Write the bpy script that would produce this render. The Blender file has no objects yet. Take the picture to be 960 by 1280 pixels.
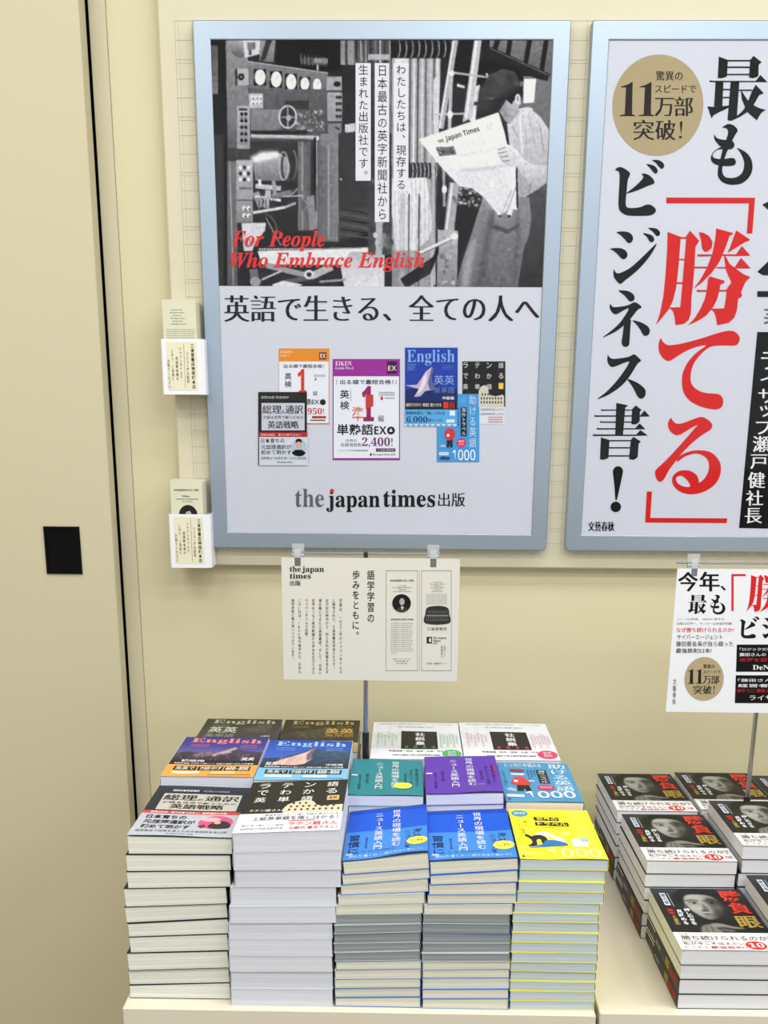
import bpy, math, random
import numpy as np
from mathutils import Vector, Matrix
from mathutils.geometry import tessellate_polygon

random.seed(4)
rng = np.random.default_rng(7)
C = bpy.context.scene.collection
PI = math.pi

# ------------------------------------------------------------------ camera
# shift-lens view of a shop wall; right/down/forward rows of the camera
FOC, PITCH, ROLL, YAW, CY, CAMZ = 1414.4, .2961, -.0062, -.0194, 931.7, 1.6


def cam_rows():
    cy, sy = math.cos(YAW), math.sin(YAW)
    f = np.array([sy*math.cos(PITCH), cy*math.cos(PITCH), -math.sin(PITCH)])
    rt = np.array([cy, -sy, 0.0])
    dn = np.cross(f, rt)
    return np.array([rt*math.cos(ROLL)+dn*math.sin(ROLL), -rt*math.sin(ROLL)+dn*math.cos(ROLL), f])


ROWS = cam_rows()
cd = bpy.data.cameras.new('camera')
cam = bpy.data.objects.new('camera', cd)
C.objects.link(cam)
m = Matrix((list(ROWS[0]), list(-ROWS[1]), list(-ROWS[2]))).transposed().to_4x4()
m.translation = (0, 0, CAMZ)
cam.matrix_world = m
cd.sensor_fit = 'HORIZONTAL'
cd.sensor_width = 36
cd.lens = FOC/960*36
cd.shift_y = (CY-640)/960
cd.clip_start = .05
bpy.context.scene.camera = cam

# ------------------------------------------------------------------ world, lights, exposure
sc = bpy.context.scene
sc.view_settings.view_transform = 'Standard'
sc.view_settings.look = 'None'
sc.view_settings.gamma = 1
sc.view_settings.use_curve_mapping = False
sc.view_settings.exposure = -0.32
wd = bpy.data.worlds.new('world')
sc.world = wd
wd.use_nodes = True
wd.node_tree.nodes['Background'].inputs[0].default_value = (.84, .92, 1, 1)
wd.node_tree.nodes['Background'].inputs[1].default_value = 1.5
LAMP_POWER = 13.0
LAMPS = [(x, y) for x in (-1.1, .5, 2.0, 3.4) for y in (1.0, .1, -.9)]
for (x, y) in LAMPS:
    ld = bpy.data.lights.new('panel_lamp', 'AREA')
    ld.shape = 'RECTANGLE'
    ld.size, ld.size_y = 1.1, .28
    ld.energy = LAMP_POWER
    ld.color = (.98, 1, 1)
    lo = bpy.data.objects.new('panel_lamp', ld)
    lo.location = (x, y, 2.985)
    C.objects.link(lo)


# ------------------------------------------------------------------ helpers
def lin(c):
    return tuple((v/12.92 if v <= .04045 else ((v+.055)/1.055)**2.4) for v in (x/255 for x in c))


MATS = {}


def mat(c, rough=.5, metal=0.0, spec=.5, coat=0.0, key=None):
    k = key or (tuple(c), rough, metal, spec, coat)
    if k in MATS:
        return MATS[k]
    mt = bpy.data.materials.new('paint_%02x%02x%02x' % tuple(int(v) for v in c[:3]))
    mt.use_nodes = True
    b = mt.node_tree.nodes['Principled BSDF']
    b.inputs['Base Color'].default_value = (*lin(c), 1)
    b.inputs['Roughness'].default_value = rough
    b.inputs['Metallic'].default_value = metal
    b.inputs['Specular IOR Level'].default_value = spec
    b.inputs['Coat Weight'].default_value = coat
    MATS[k] = mt
    return mt


def nodes(mt):
    return mt.node_tree.nodes, mt.node_tree.links, mt.node_tree.nodes['Principled BSDF']


def wall_mat(c, bump=.02, rough=.62, key='wall', spec=.3):
    mt = mat(c, rough, 0, spec, key=key)
    N, L, b = nodes(mt)
    tc = N.new('ShaderNodeTexCoord')
    nz = N.new('ShaderNodeTexNoise')
    nz.inputs['Scale'].default_value = 260
    nz.inputs['Detail'].default_value = 3
    L.new(tc.outputs['Object'], nz.inputs['Vector'])
    bp = N.new('ShaderNodeBump')
    bp.inputs['Strength'].default_value = bump*4
    bp.inputs['Distance'].default_value = .0004
    L.new(nz.outputs['Fac'], bp.inputs['Height'])
    L.new(bp.outputs['Normal'], b.inputs['Normal'])
    n2 = N.new('ShaderNodeTexNoise')
    n2.inputs['Scale'].default_value = 1.7
    L.new(tc.outputs['Object'], n2.inputs['Vector'])
    mx = N.new('ShaderNodeMix')
    mx.data_type = 'RGBA'
    mx.inputs['A'].default_value = (*lin(c), 1)
    mx.inputs['B'].default_value = (*lin([v*.965 for v in c]), 1)
    L.new(n2.outputs['Fac'], mx.inputs['Factor'])
    L.new(mx.outputs['Result'], b.inputs['Base Color'])
    return mt


def paper_edge_mat(c, key, amp=.16, scale=2600):
    """fore-edge of a book block: many sheets seen edge on (fine streaks along the sheets)"""
    mt = mat(c, .75, 0, .2, key=key)
    N, L, b = nodes(mt)
    tc = N.new('ShaderNodeTexCoord')
    mp = N.new('ShaderNodeMapping')
    mp.inputs['Scale'].default_value = (3, 3, scale*.18)
    L.new(tc.outputs['Object'], mp.inputs['Vector'])
    nz = N.new('ShaderNodeTexNoise')
    nz.inputs['Scale'].default_value = 2.2
    nz.inputs['Detail'].default_value = 4
    L.new(mp.outputs['Vector'], nz.inputs['Vector'])
    cr = N.new('ShaderNodeMapRange')
    cr.inputs['From Min'].default_value = .3
    cr.inputs['From Max'].default_value = .7
    L.new(nz.outputs['Fac'], cr.inputs['Value'])
    mx = N.new('ShaderNodeMix')
    mx.data_type = 'RGBA'
    mx.inputs['A'].default_value = (*lin([v*(1-amp) for v in c]), 1)
    mx.inputs['B'].default_value = (*lin([min(255, v*(1+amp*.25)) for v in c]), 1)
    L.new(cr.outputs['Result'], mx.inputs['Factor'])
    L.new(mx.outputs['Result'], b.inputs['Base Color'])
    bp = N.new('ShaderNodeBump')
    bp.inputs['Strength'].default_value = .3
    bp.inputs['Distance'].default_value = .0003
    L.new(nz.outputs['Fac'], bp.inputs['Height'])
    L.new(bp.outputs['Normal'], b.inputs['Normal'])
    return mt


def clear_mat(key='clear', tint=(1, 1, 1), rough=.03, gain=1.0):
    """thin clear plastic: lets light straight through, reflects by Fresnel"""
    if key in MATS:
        return MATS[key]
    mt = bpy.data.materials.new('clear_plastic')
    mt.use_nodes = True
    N, L = mt.node_tree.nodes, mt.node_tree.links
    N.clear()
    o = N.new('ShaderNodeOutputMaterial')
    mx = N.new('ShaderNodeMixShader')
    t = N.new('ShaderNodeBsdfTransparent')
    t.inputs[0].default_value = (*tint, 1)
    g = N.new('ShaderNodeBsdfGlossy')
    g.inputs['Roughness'].default_value = rough
    fr = N.new('ShaderNodeFresnel')
    fr.inputs['IOR'].default_value = 1.45
    mm = N.new('ShaderNodeMath')
    mm.operation = 'MULTIPLY'
    mm.use_clamp = True
    mm.inputs[1].default_value = gain
    L.new(fr.outputs[0], mm.inputs[0])
    L.new(mm.outputs[0], mx.inputs[0])
    L.new(t.outputs[0], mx.inputs[1])
    L.new(g.outputs[0], mx.inputs[2])
    L.new(mx.outputs[0], o.inputs[0])
    MATS[key] = mt
    return mt


def clip_mat():
    mt = clear_mat('clip', tint=(.97, .98, .98), rough=.12, gain=2.2)
    N, L = mt.node_tree.nodes, mt.node_tree.links
    if 'milk' in N:
        return mt
    out = [n for n in N if n.type == 'OUTPUT_MATERIAL'][0]
    src = out.inputs[0].links[0].from_socket
    d = N.new('ShaderNodeBsdfDiffuse')
    d.name = 'milk'
    d.inputs[0].default_value = (.9, .92, .93, 1)
    mx = N.new('ShaderNodeMixShader')
    mx.inputs[0].default_value = .36
    L.new(src, mx.inputs[1])
    L.new(d.outputs[0], mx.inputs[2])
    L.new(mx.outputs[0], out.inputs[0])
    return mt


def color_attr_mat(rough=.5, spec=.5):
    k = ('colattr', rough, spec)
    if k in MATS:
        return MATS[k]
    mt = bpy.data.materials.new('printed_ink')
    mt.use_nodes = True
    N, L, b = nodes(mt)
    a = N.new('ShaderNodeAttribute')
    a.attribute_name = 'ink'
    L.new(a.outputs['Color'], b.inputs['Base Color'])
    b.inputs['Roughness'].default_value = rough
    b.inputs['Specular IOR Level'].default_value = spec
    MATS[k] = mt
    return mt


def link(name, me, parent=None):
    o = bpy.data.objects.new(name, me)
    C.objects.link(o)
    if parent is not None:
        o.parent = parent
    return o


def mesh_obj(name, vs, fs, mats, parent=None, mi=None, smooth=False):
    me = bpy.data.meshes.new(name)
    me.from_pydata([tuple(v) for v in vs], [], fs)
    for mm in (mats if isinstance(mats, (list, tuple)) else [mats]):
        me.materials.append(mm)
    if mi is not None:
        me.polygons.foreach_set('material_index', mi)
    if smooth:
        me.polygons.foreach_set('use_smooth', [True]*len(me.polygons))
    me.update()
    return link(name, me, parent)


class MB:
    def __init__(s):
        s.v, s.f = [], []

    def add(s, vs, fs):
        n = len(s.v)
        s.v += [tuple(v) for v in vs]
        s.f += [tuple(i+n for i in f) for f in fs]
        return s

    def box(s, x0, x1, y0, y1, z0, z1, bev=0.0):
        if bev <= 0:
            return s.add([(x0, y0, z0), (x1, y0, z0), (x1, y1, z0), (x0, y1, z0), (x0, y0, z1), (x1, y0, z1), (x1, y1, z1), (x0, y1, z1)],
                         [(0, 3, 2, 1), (4, 5, 6, 7), (0, 1, 5, 4), (1, 2, 6, 5), (2, 3, 7, 6), (3, 0, 4, 7)])
        # chamfered box
        b = bev
        vs, idx = [], {}
        for ix, x in enumerate((x0, x1)):
            for iy, y in enumerate((y0, y1)):
                for iz, z in enumerate((z0, z1)):
                    sx, sy, sz = (1, -1)[ix], (1, -1)[iy], (1, -1)[iz]
                    for k, p in enumerate(((x, y+sy*b, z+sz*b), (x+sx*b, y, z+sz*b), (x+sx*b, y+sy*b, z))):
                        idx[ix, iy, iz, k] = len(vs)
                        vs.append(p)
        g = lambda *a: idx[a]
        fs = [(g(0, 0, 0, 0), g(0, 0, 1, 0), g(0, 1, 1, 0), g(0, 1, 0, 0)), (g(1, 0, 0, 0), g(1, 1, 0, 0), g(1, 1, 1, 0), g(1, 0, 1, 0)),
              (g(0, 0, 0, 1), g(1, 0, 0, 1), g(1, 0, 1, 1), g(0, 0, 1, 1)), (g(0, 1, 0, 1), g(0, 1, 1, 1), g(1, 1, 1, 1), g(1, 1, 0, 1)),
              (g(0, 0, 0, 2), g(0, 1, 0, 2), g(1, 1, 0, 2), g(1, 0, 0, 2)), (g(0, 0, 1, 2), g(1, 0, 1, 2), g(1, 1, 1, 2), g(0, 1, 1, 2))]
        for a in (0, 1):
            for c in (0, 1):
                fs.append((g(a, c, 0, 0), g(a, c, 0, 1), g(a, c, 1, 1), g(a, c, 1, 0)))
                fs.append((g(a, 0, c, 0), g(a, 0, c, 2), g(a, 1, c, 2), g(a, 1, c, 0)))
                fs.append((g(0, a, c, 1), g(0, a, c, 2), g(1, a, c, 2), g(1, a, c, 1)))
                for e in (0, 1):
                    fs.append((g(a, c, e, 0), g(a, c, e, 1), g(a, c, e, 2)))
        return s.add(vs, fs)

    def tube(s, p, q, r, n=12, r2=None):
        p, q = Vector(p), Vector(q)
        d = (q-p).normalized()
        a = d.orthogonal().normalized()
        b = d.cross(a)
        r2 = r if r2 is None else r2
        vs = [p+(a*math.cos(2*PI*i/n)+b*math.sin(2*PI*i/n))*r for i in range(n)]
        vs += [q+(a*math.cos(2*PI*i/n)+b*math.sin(2*PI*i/n))*r2 for i in range(n)]
        fs = [(i, (i+1) % n, n+(i+1) % n, n+i) for i in range(n)]
        fs += [tuple(range(n-1, -1, -1)), tuple(range(n, 2*n))]
        return s.add(vs, fs)

    def prism(s, prof, axis, a0, a1):
        """profile of 2D points extruded along axis (0=x,1=y,2=z)"""
        def P(pt, a):
            l = list(pt)
            l.insert(axis, a)
            return tuple(l)
        n = len(prof)
        vs = [P(p, a0) for p in prof]+[P(p, a1) for p in prof]
        fs = [(i, (i+1) % n, n+(i+1) % n, n+i) for i in range(n)]
        fs += [tuple(range(n-1, -1, -1)), tuple(range(n, 2*n))]
        return s.add(vs, fs)

    def build(s, name, m, parent=None, smooth=False):
        o = mesh_obj(name, s.v, s.f, m, parent, smooth=smooth)
        import bmesh
        bm = bmesh.new()
        bm.from_mesh(o.data)
        bmesh.ops.recalc_face_normals(bm, faces=bm.faces)
        bm.to_mesh(o.data)
        bm.free()
        return o


def tag(o, label=None, cat=None, group=None, kind=None):
    if label:
        o['label'] = label
    if cat:
        o['category'] = cat
    if group:
        o['group'] = group
    if kind:
        o['kind'] = kind
    return o


def empty(name, loc, label, cat, group=None, rot=None):
    o = bpy.data.objects.new(name, None)
    o.empty_display_size = .05
    C.objects.link(o)
    o.location = loc
    if rot:
        o.rotation_euler = rot
    return tag(o, label, cat, group)


def unp(px, py, axis, val):
    """where the sight line through a pixel of the photograph meets an axis plane (used to measure things up)"""
    d = np.array([(px-480)/FOC, (py-CY)/FOC, 1.0]) @ ROWS
    o = np.array([0, 0, CAMZ])
    return o+(val-o[axis])/d[axis]*d


# ------------------------------------------------------------------ printing (flat ink shapes on a surface)
_alpha = {
    'sb': (0x1D400, 0x1D41A, 0x1D7CE), 'si': (0x1D468, 0x1D482, None), 'it': (0x1D434, 0x1D44E, None),
    'ss': (0x1D5D4, 0x1D5EE, 0x1D7EC), 'sr': (0x1D5A0, 0x1D5BA, 0x1D7E2), 'sn': (None, None, None)}


def style(s, st):
    A, a, d = _alpha[st]
    o = ''
    for ch in s:
        if A and 'A' <= ch <= 'Z':
            o += chr(A+ord(ch)-65)
        elif a and 'a' <= ch <= 'z':
            o += 'ℎ' if st == 'it' and ch == 'h' else chr(a+ord(ch)-97)
        elif d and '0' <= ch <= '9':
            o += chr(d+ord(ch)-48)
        else:
            o += ch
    return o


_glyph = {}


def glyph(s, off=0.0, res=2):
    k = (s, off, res)
    if k not in _glyph:
        cu = bpy.data.curves.new('t', 'FONT')
        cu.body = s
        cu.size = 1
        cu.offset = off
        cu.resolution_u = res
        cu.fill_mode = 'FRONT'
        ob = bpy.data.objects.new('t', cu)
        me = ob.to_mesh()
        v = np.zeros(len(me.vertices)*3)
        me.vertices.foreach_get('co', v)
        v = v.reshape(-1, 3)[:, :2].copy()
        f = [tuple(p.vertices) for p in me.polygons]
        ob.to_mesh_clear()
        bpy.data.objects.remove(ob)
        bpy.data.curves.remove(cu)
        _glyph[k] = (v, f)
    return _glyph[k]


def smooth_loop(pts, n=5):
    P = np.array(pts, float)
    N = len(P)
    out = []
    for i in range(N):
        p0, p1, p2, p3 = P[i-1], P[i], P[(i+1) % N], P[(i+2) % N]
        for t in np.linspace(0, 1, n, endpoint=False):
            out.append(.5*((2*p1)+(-p0+p2)*t+(2*p0-5*p1+4*p2-p3)*t*t+(-p0+3*p1-3*p2+p3)*t**3))
    return [tuple(p) for p in out]


class Print:
    """collects ink shapes; surf(u, v, h) gives the 3D point on the printed surface, v runs downwards"""
    LAY = .00022

    def __init__(s, surf, rough=.45, spec=.5, seg=0):
        s.surf, s.v, s.f, s.mi, s.mats, s.n, s.rough, s.spec, s.seg = surf, [], [], [], [], 0, rough, spec, seg

    def _m(s, c):
        mm = mat(c, s.rough, 0, s.spec)
        if mm not in s.mats:
            s.mats.append(mm)
        return s.mats.index(mm)

    def _h(s, lay):
        s.n = (s.n+1) % 9
        return lay*s.LAY+s.n*.00002

    def _add(s, pts, fs, c, lay):
        h = s._h(lay)
        k = len(s.v)
        s.v += [s.surf(p[0], p[1], h) for p in pts]
        mi = s._m(c)
        for f in fs:
            s.f.append(tuple(i+k for i in f))
            s.mi.append(mi)

    def poly(s, pts, c, lay=1, holes=()):
        loops = [[Vector((p[0], p[1], 0)) for p in l] for l in [pts, *holes]]
        tri = tessellate_polygon(loops)
        flat = [p for l in [pts, *holes] for p in l]
        s._add(flat, [tuple(t) for t in tri], c, lay)

    def rect(s, x0, y0, x1, y1, c, lay=1):
        n = s.seg
        if n < 2:
            s._add([(x0, y0), (x1, y0), (x1, y1), (x0, y1)], [(0, 1, 2, 3)], c, lay)
            return
        nx = max(1, int(round(abs(x1-x0)*n)))
        ny = max(1, int(round(abs(y1-y0)*n)))
        pts = [(x0+(x1-x0)*i/nx, y0+(y1-y0)*j/ny) for j in range(ny+1) for i in range(nx+1)]
        fs = [(j*(nx+1)+i, j*(nx+1)+i+1, (j+1)*(nx+1)+i+1, (j+1)*(nx+1)+i) for j in range(ny) for i in range(nx)]
        s._add(pts, fs, c, lay)

    def frame(s, x0, y0, x1, y1, w, c, lay=1, wy=None):
        wy = wy or w
        s.rect(x0, y0, x1, y0+wy, c, lay)
        s.rect(x0, y1-wy, x1, y1, c, lay)
        s.rect(x0, y0+wy, x0+w, y1-wy, c, lay)
        s.rect(x1-w, y0+wy, x1, y1-wy, c, lay)

    def ell(s, cx, cy, rx, ry, c, lay=1, n=28):
        if s.seg and rx > .05:
            pts, fs = [(cx, cy)], []
            for k in (1, 2, 3, 4):
                pts += [(cx+rx*k/4*math.cos(2*PI*i/n), cy+ry*k/4*math.sin(2*PI*i/n)) for i in range(n)]
            for i in range(n):
                j = (i+1) % n
                fs.append((0, 1+i, 1+j))
                for k in range(3):
                    fs.append((1+k*n+i, 1+(k+1)*n+i, 1+(k+1)*n+j, 1+k*n+j))
            s._add(pts, fs, c, lay)
            return
        s.poly([(cx+rx*math.cos(2*PI*i/n), cy+ry*math.sin(2*PI*i/n)) for i in range(n)], c, lay)

    def line(s, a, b, w, c, lay=1):
        dx, dy = b[0]-a[0], b[1]-a[1]
        l = math.hypot(dx, dy)
        nx, ny = -dy/l*w/2, dx/l*w/2
        s.poly([(a[0]+nx, a[1]+ny), (b[0]+nx, b[1]+ny), (b[0]-nx, b[1]-ny), (a[0]-nx, a[1]-ny)], c, lay)

    def _glyphs(s, v, f, c, lay, smear, em):
        n = 1 if smear <= 0 else 3
        for i in range(n):
            dx = 0 if n == 1 else (i/(n-1)-.5)*smear*em
            s._add(np.column_stack([v[:, 0]+dx, v[:, 1]]), f, c, lay)

    def text(s, body, x0, y0, x1, y1, c, lay=2, st='sn', off=0.0, smear=0.0, shear=0.0, res=2):
        """one line fitted to a box (v down)"""
        v, f = glyph(style(body, st), off, res)
        if len(v) == 0:
            return
        a, b = v.min(0), v.max(0)
        u = (v-a)/np.maximum(b-a, 1e-6)
        x = x0+u[:, 0]*(x1-x0)+shear*(u[:, 1]-.5)*abs(y1-y0)
        y = y1-u[:, 1]*(y1-y0)
        s._glyphs(np.column_stack([x, y]), f, c, lay, smear, abs(y1-y0))

    def vtext(s, body, cx, y0, y1, w, c, lay=2, off=0.0, smear=0.0, st='sn', cx1=None, h=None):
        """vertical writing: characters in equal cells from y0 to y1, w = width of a character"""
        n = len(body)
        ch = (y1-y0)/n
        hh = ch*.94 if h is None else h
        for i, cc in enumerate(body):
            if cc in ' \u3000':
                continue
            v, f = glyph(style(cc, st), off)
            if len(v) == 0:
                continue
            x, y = v[:, 0]-.5, v[:, 1]-.38
            if cc in 'ー―-':
                x, y = y.copy(), -x.copy()
            if cc in '、。':
                x, y = x+.55, y+.5
            if cc in '「」':
                x, y = y.copy(), -x.copy()
            if cc in 'ッゃゅょっャュョ':
                x, y = x+.08, y+.06
            k = 0 if n == 1 else i/(n-1)
            ccx = cx if cx1 is None else cx+(cx1-cx)*k
            pts = np.column_stack([ccx+x*w, y0+ch*(i+.5)-y*hh])
            s._glyphs(pts, f, c, lay, smear, w)

    def build(s, name, parent=None, label=None):
        if not s.f:
            return None
        o = mesh_obj(name, s.v, s.f, s.mats, parent, mi=s.mi)
        if label:
            o['label'] = label
        return o


# ------------------------------------------------------------------ tone pictures (photographs printed on posters and covers)
class Canvas:
    def __init__(s, w, h, bg, warp=None):
        s.w, s.h = w, h
        s.a = np.zeros((h, w, 3))
        s.a[:] = bg if np.ndim(bg) else (bg, bg, bg)
        s.X, s.Y = np.meshgrid(np.arange(w)+.5, np.arange(h)+.5)
        s.warp = warp or (lambda p: p)

    def c(s, v):
        return np.array(v if np.ndim(v) else (v, v, v), float)

    def mask(s, pts, ss=True):
        P = [s.warp(p) for p in pts]
        m = np.zeros((s.h, s.w))
        offs = ((-.25, -.25), (.25, .25), (.25, -.25), (-.25, .25)) if ss else ((0, 0),)
        xs = [p[0] for p in P]
        ys = [p[1] for p in P]
        x0, x1 = max(0, int(min(xs))-1), min(s.w, int(max(xs))+2)
        y0, y1 = max(0, int(min(ys))-1), min(s.h, int(max(ys))+2)
        if x0 >= x1 or y0 >= y1:
            return m
        for ox, oy in offs:
            X, Y = s.X[y0:y1, x0:x1]+ox, s.Y[y0:y1, x0:x1]+oy
            ins = np.zeros(X.shape, bool)
            for i in range(len(P)):
                (ax, ay), (bx, by) = P[i-1], P[i]
                if ay == by:
                    continue
                cr = ((Y < ay) != (Y < by)) & (X < (bx-ax)*(Y-ay)/(by-ay)+ax)
                ins ^= cr
            m[y0:y1, x0:x1] += ins
        return m/len(offs)

    def put(s, m, v, al=1.0):
        m = (m*al)[..., None]
        s.a = s.a*(1-m)+s.c(v)*m

    def poly(s, pts, v, al=1.0, v2=None, soft=0, axis='y'):
        m = s.mask(pts)
        if soft:
            m = blur(m, soft)
        if v2 is None:
            s.put(m, v, al)
        else:
            P = [s.warp(p) for p in pts]
            k = 1 if axis == 'y' else 0
            lo, hi = min(p[k] for p in P), max(p[k] for p in P)
            t = np.clip(((s.Y if k else s.X)-lo)/max(hi-lo, 1), 0, 1)[..., None]
            m = (m*al)[..., None]
            s.a = s.a*(1-m)+(s.c(v)*(1-t)+s.c(v2)*t)*m

    def rect(s, x0, y0, x1, y1, v, al=1.0, v2=None, soft=0, axis='y'):
        s.poly([(x0, y0), (x1, y0), (x1, y1), (x0, y1)], v, al, v2, soft, axis)

    def line(s, a, b, w, v, al=1.0, w2=None):
        w2 = w if w2 is None else w2
        dx, dy = b[0]-a[0], b[1]-a[1]
        l = math.hypot(dx, dy) or 1
        nx, ny = -dy/l/2, dx/l/2
        s.poly([(a[0]+nx*w, a[1]+ny*w), (b[0]+nx*w2, b[1]+ny*w2), (b[0]-nx*w2, b[1]-ny*w2), (a[0]-nx*w, a[1]-ny*w)], v, al)

    def ell(s, cx, cy, rx, ry, v, al=1.0, soft=0, n=26, rot=0):
        cr, sr = math.cos(rot), math.sin(rot)
        s.poly([(cx+rx*math.cos(2*PI*i/n)*cr-ry*math.sin(2*PI*i/n)*sr, cy+rx*math.cos(2*PI*i/n)*sr+ry*math.sin(2*PI*i/n)*cr) for i in range(n)], v, al, soft=soft)

    def ring(s, cx, cy, rx, ry, w, v, al=1.0, n=24, a0=0, a1=2*PI):
        for i in range(n):
            t, u = a0+(a1-a0)*i/n, a0+(a1-a0)*(i+1)/n
            s.line((cx+rx*math.cos(t), cy+ry*math.sin(t)), (cx+rx*math.cos(u), cy+ry*math.sin(u)), w, v, al)

    def grain(s, amp, r=0):
        n = rng.normal(size=(s.h, s.w))
        if r:
            n = blur(n, r)
            n /= n.std()
        s.a = np.clip(s.a+n[..., None]*amp, 0, 255)

    def blur(s, r):
        for k in range(3):
            s.a[..., k] = blur(s.a[..., k], r)


def blur(a, r):
    k = np.exp(-np.arange(-int(r*3)-1, int(r*3)+2)**2/(2*r*r))
    k /= k.sum()
    n = len(k)//2
    b = np.pad(a, n, mode='edge')
    b = np.apply_along_axis(lambda m_: np.convolve(m_, k, 'valid'), 0, b)
    b = np.apply_along_axis(lambda m_: np.convolve(m_, k, 'valid'), 1, b)
    return b


def picture(name, cv, surf, u0, v0, u1, v1, lay, parent, rough=.45, spec=.5, gain=1.0):
    """lays a canvas out on a surface as a fine coloured grid"""
    h, w = cv.h, cv.w
    vs = [surf(u0+(u1-u0)*i/(w-1), v0+(v1-v0)*j/(h-1), lay*Print.LAY) for j in range(h) for i in range(w)]
    me = bpy.data.meshes.new(name)
    idx = np.arange(h*w).reshape(h, w)
    q = np.stack([idx[:-1, :-1], idx[:-1, 1:], idx[1:, 1:], idx[1:, :-1]], -1).reshape(-1, 4)
    me.vertices.add(h*w)
    me.vertices.foreach_set('co', np.array([tuple(v) for v in vs], dtype=np.float32).ravel())
    me.loops.add(len(q)*4)
    me.loops.foreach_set('vertex_index', q.ravel().astype(np.int32))
    me.polygons.add(len(q))
    me.polygons.foreach_set('loop_start', np.arange(0, len(q)*4, 4, dtype=np.int32))
    me.update(calc_edges=True)
    at = me.color_attributes.new('ink', 'FLOAT_COLOR', 'POINT')
    a = np.clip(cv.a*gain/255, 0, 1)
    l = np.where(a <= .04045, a/12.92, ((a+.055)/1.055)**2.4)
    rgba = np.concatenate([l, np.ones((h, w, 1))], -1).astype(np.float32)
    at.data.foreach_set('color', rgba.ravel())
    me.materials.append(color_attr_mat(rough, spec))
    return link(name, me, parent)

# ------------------------------------------------------------------ the room
CREAM = (215, 206, 171)
WALL = wall_mat(CREAM, key='wall')
DOORM = wall_mat((206, 197, 168), key='doorpaint', rough=.5)
BOARDM = mat((211, 203, 177), .55, key='board')


def struct(name, mb, m, parent=None):
    o = mb.build(name, m, parent)
    if parent is None:
        o['kind'] = 'structure'
    return o


WY = 1.92
floor_m = mat((150, 140, 124), .45, key='floor')
N_, L_, b_ = nodes(floor_m)
br = N_.new('ShaderNodeTexNoise')
br.inputs['Scale'].default_value = 30
mxf = N_.new('ShaderNodeMix')
mxf.data_type = 'RGBA'
mxf.inputs['A'].default_value = (*lin((158, 148, 130)), 1)
mxf.inputs['B'].default_value = (*lin((138, 128, 112)), 1)
L_.new(br.outputs['Fac'], mxf.inputs['Factor'])
L_.new(mxf.outputs['Result'], b_.inputs['Base Color'])
struct('floor', MB().box(-2.4, 4.2, -2.2, 2.1, -.1, 0), floor_m)
struct('ceiling', MB().box(-2.4, 4.2, -2.2, 2.1, 3.0, 3.1), mat((226, 226, 222), .8, key='ceiling'))
struct('wall_back', MB().box(-.4572, 4.2, WY, WY+.12, 0, 3.0), WALL)
struct('wall_far_left', MB().box(-2.5, -2.4, -2.2, WY+.12, 0, 3.0), WALL)
struct('wall_right', MB().box(4.2, 4.3, -2.2, WY+.12, 0, 3.0), wall_mat((214, 210, 200), key='wall2'))
# unseen low blocker added behind the camera to darken lower walls and frame reflections
struct('rear_light_blocker', MB().box(-2.4, 4.2, -2.2, -2.12, 0, 1.28), mat((112, 98, 80), .7, key='rear'))
# recess behind the sliding door with the dark slot, then the jamb strip
struct('trim_1', MB().box(-.4845, -.4586, WY, WY+.12, 0, 3.0, .0008), DOORM)
struct('trim_2', MB().box(-.4586, -.4572, WY+.0022, WY+.12, 0, 3.0), DOORM)
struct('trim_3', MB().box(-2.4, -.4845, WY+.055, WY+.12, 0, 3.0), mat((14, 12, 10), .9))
door = struct('door_1', MB().box(-1.42, -.4879, 1.88, 1.917, .012, 2.72, .0012), DOORM)
struct('trim_4', MB().box(-2.4, -.4879, 1.90, WY+.12, 2.735, 3.0, .001), DOORM)
struct('wall_left', MB().box(-2.4, -1.43, 1.9, WY+.12, 0, 2.735), WALL)
# black flush pull let into the door
pm = MB()
px0, px1, pz0, pz1 = -.6010, -.5415, 1.3195, 1.3975
pm.box(px0, px1, 1.8775, 1.8795, pz0, pz0+.004)
pm.box(px0, px1, 1.8775, 1.8795, pz1-.004, pz1)
pm.box(px0, px0+.004, 1.8775, 1.8795, pz0+.004, pz1-.004)
pm.box(px1-.004, px1, 1.8775, 1.8795, pz0+.004, pz1-.004)
pm.box(px0+.004, px1-.004, 1.8788, 1.8796, pz0+.004, pz1-.004)
pm.build('door_pull', mat((8, 8, 8), .7, 0, .1), door)['label'] = 'black square flush pull'

# ceiling light panels (the lamps proper are the area lights above their diffusers)
em = bpy.data.materials.new('lit_diffuser')
em.use_nodes = True
em.node_tree.nodes['Principled BSDF'].inputs['Emission Color'].default_value = (1, .99, .97, 1)
em.node_tree.nodes['Principled BSDF'].inputs['Emission Strength'].default_value = 3.0
lf = mat((235, 235, 232), .5)
for i, (x, y) in enumerate(LAMPS):
    row = ('nearest the poster wall', 'in the middle of the room', 'at the rear of the room')[i % 3]
    colm = ('above the sliding door', 'above the left book display', 'right of the book displays', 'beside the right wall')[i//3]
    t = empty('ceiling_light', (x, y, 3.0), 'long white ceiling light panel %s, %s' % (colm, row), 'ceiling light', 'ceiling light panels')
    fm = MB()
    fm.box(-.6, .6, -.19, -.15, -.02, 0).box(-.6, .6, .15, .19, -.02, 0).box(-.6, -.56, -.15, .15, -.02, 0).box(.56, .6, -.15, .15, -.02, 0)
    fm.build('frame', lf, t)
    mesh_obj('diffuser', [(-.56, -.15, -.008), (.56, -.15, -.008), (.56, .15, -.008), (-.56, .15, -.008)], [(0, 3, 2, 1)], em, t)

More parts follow.
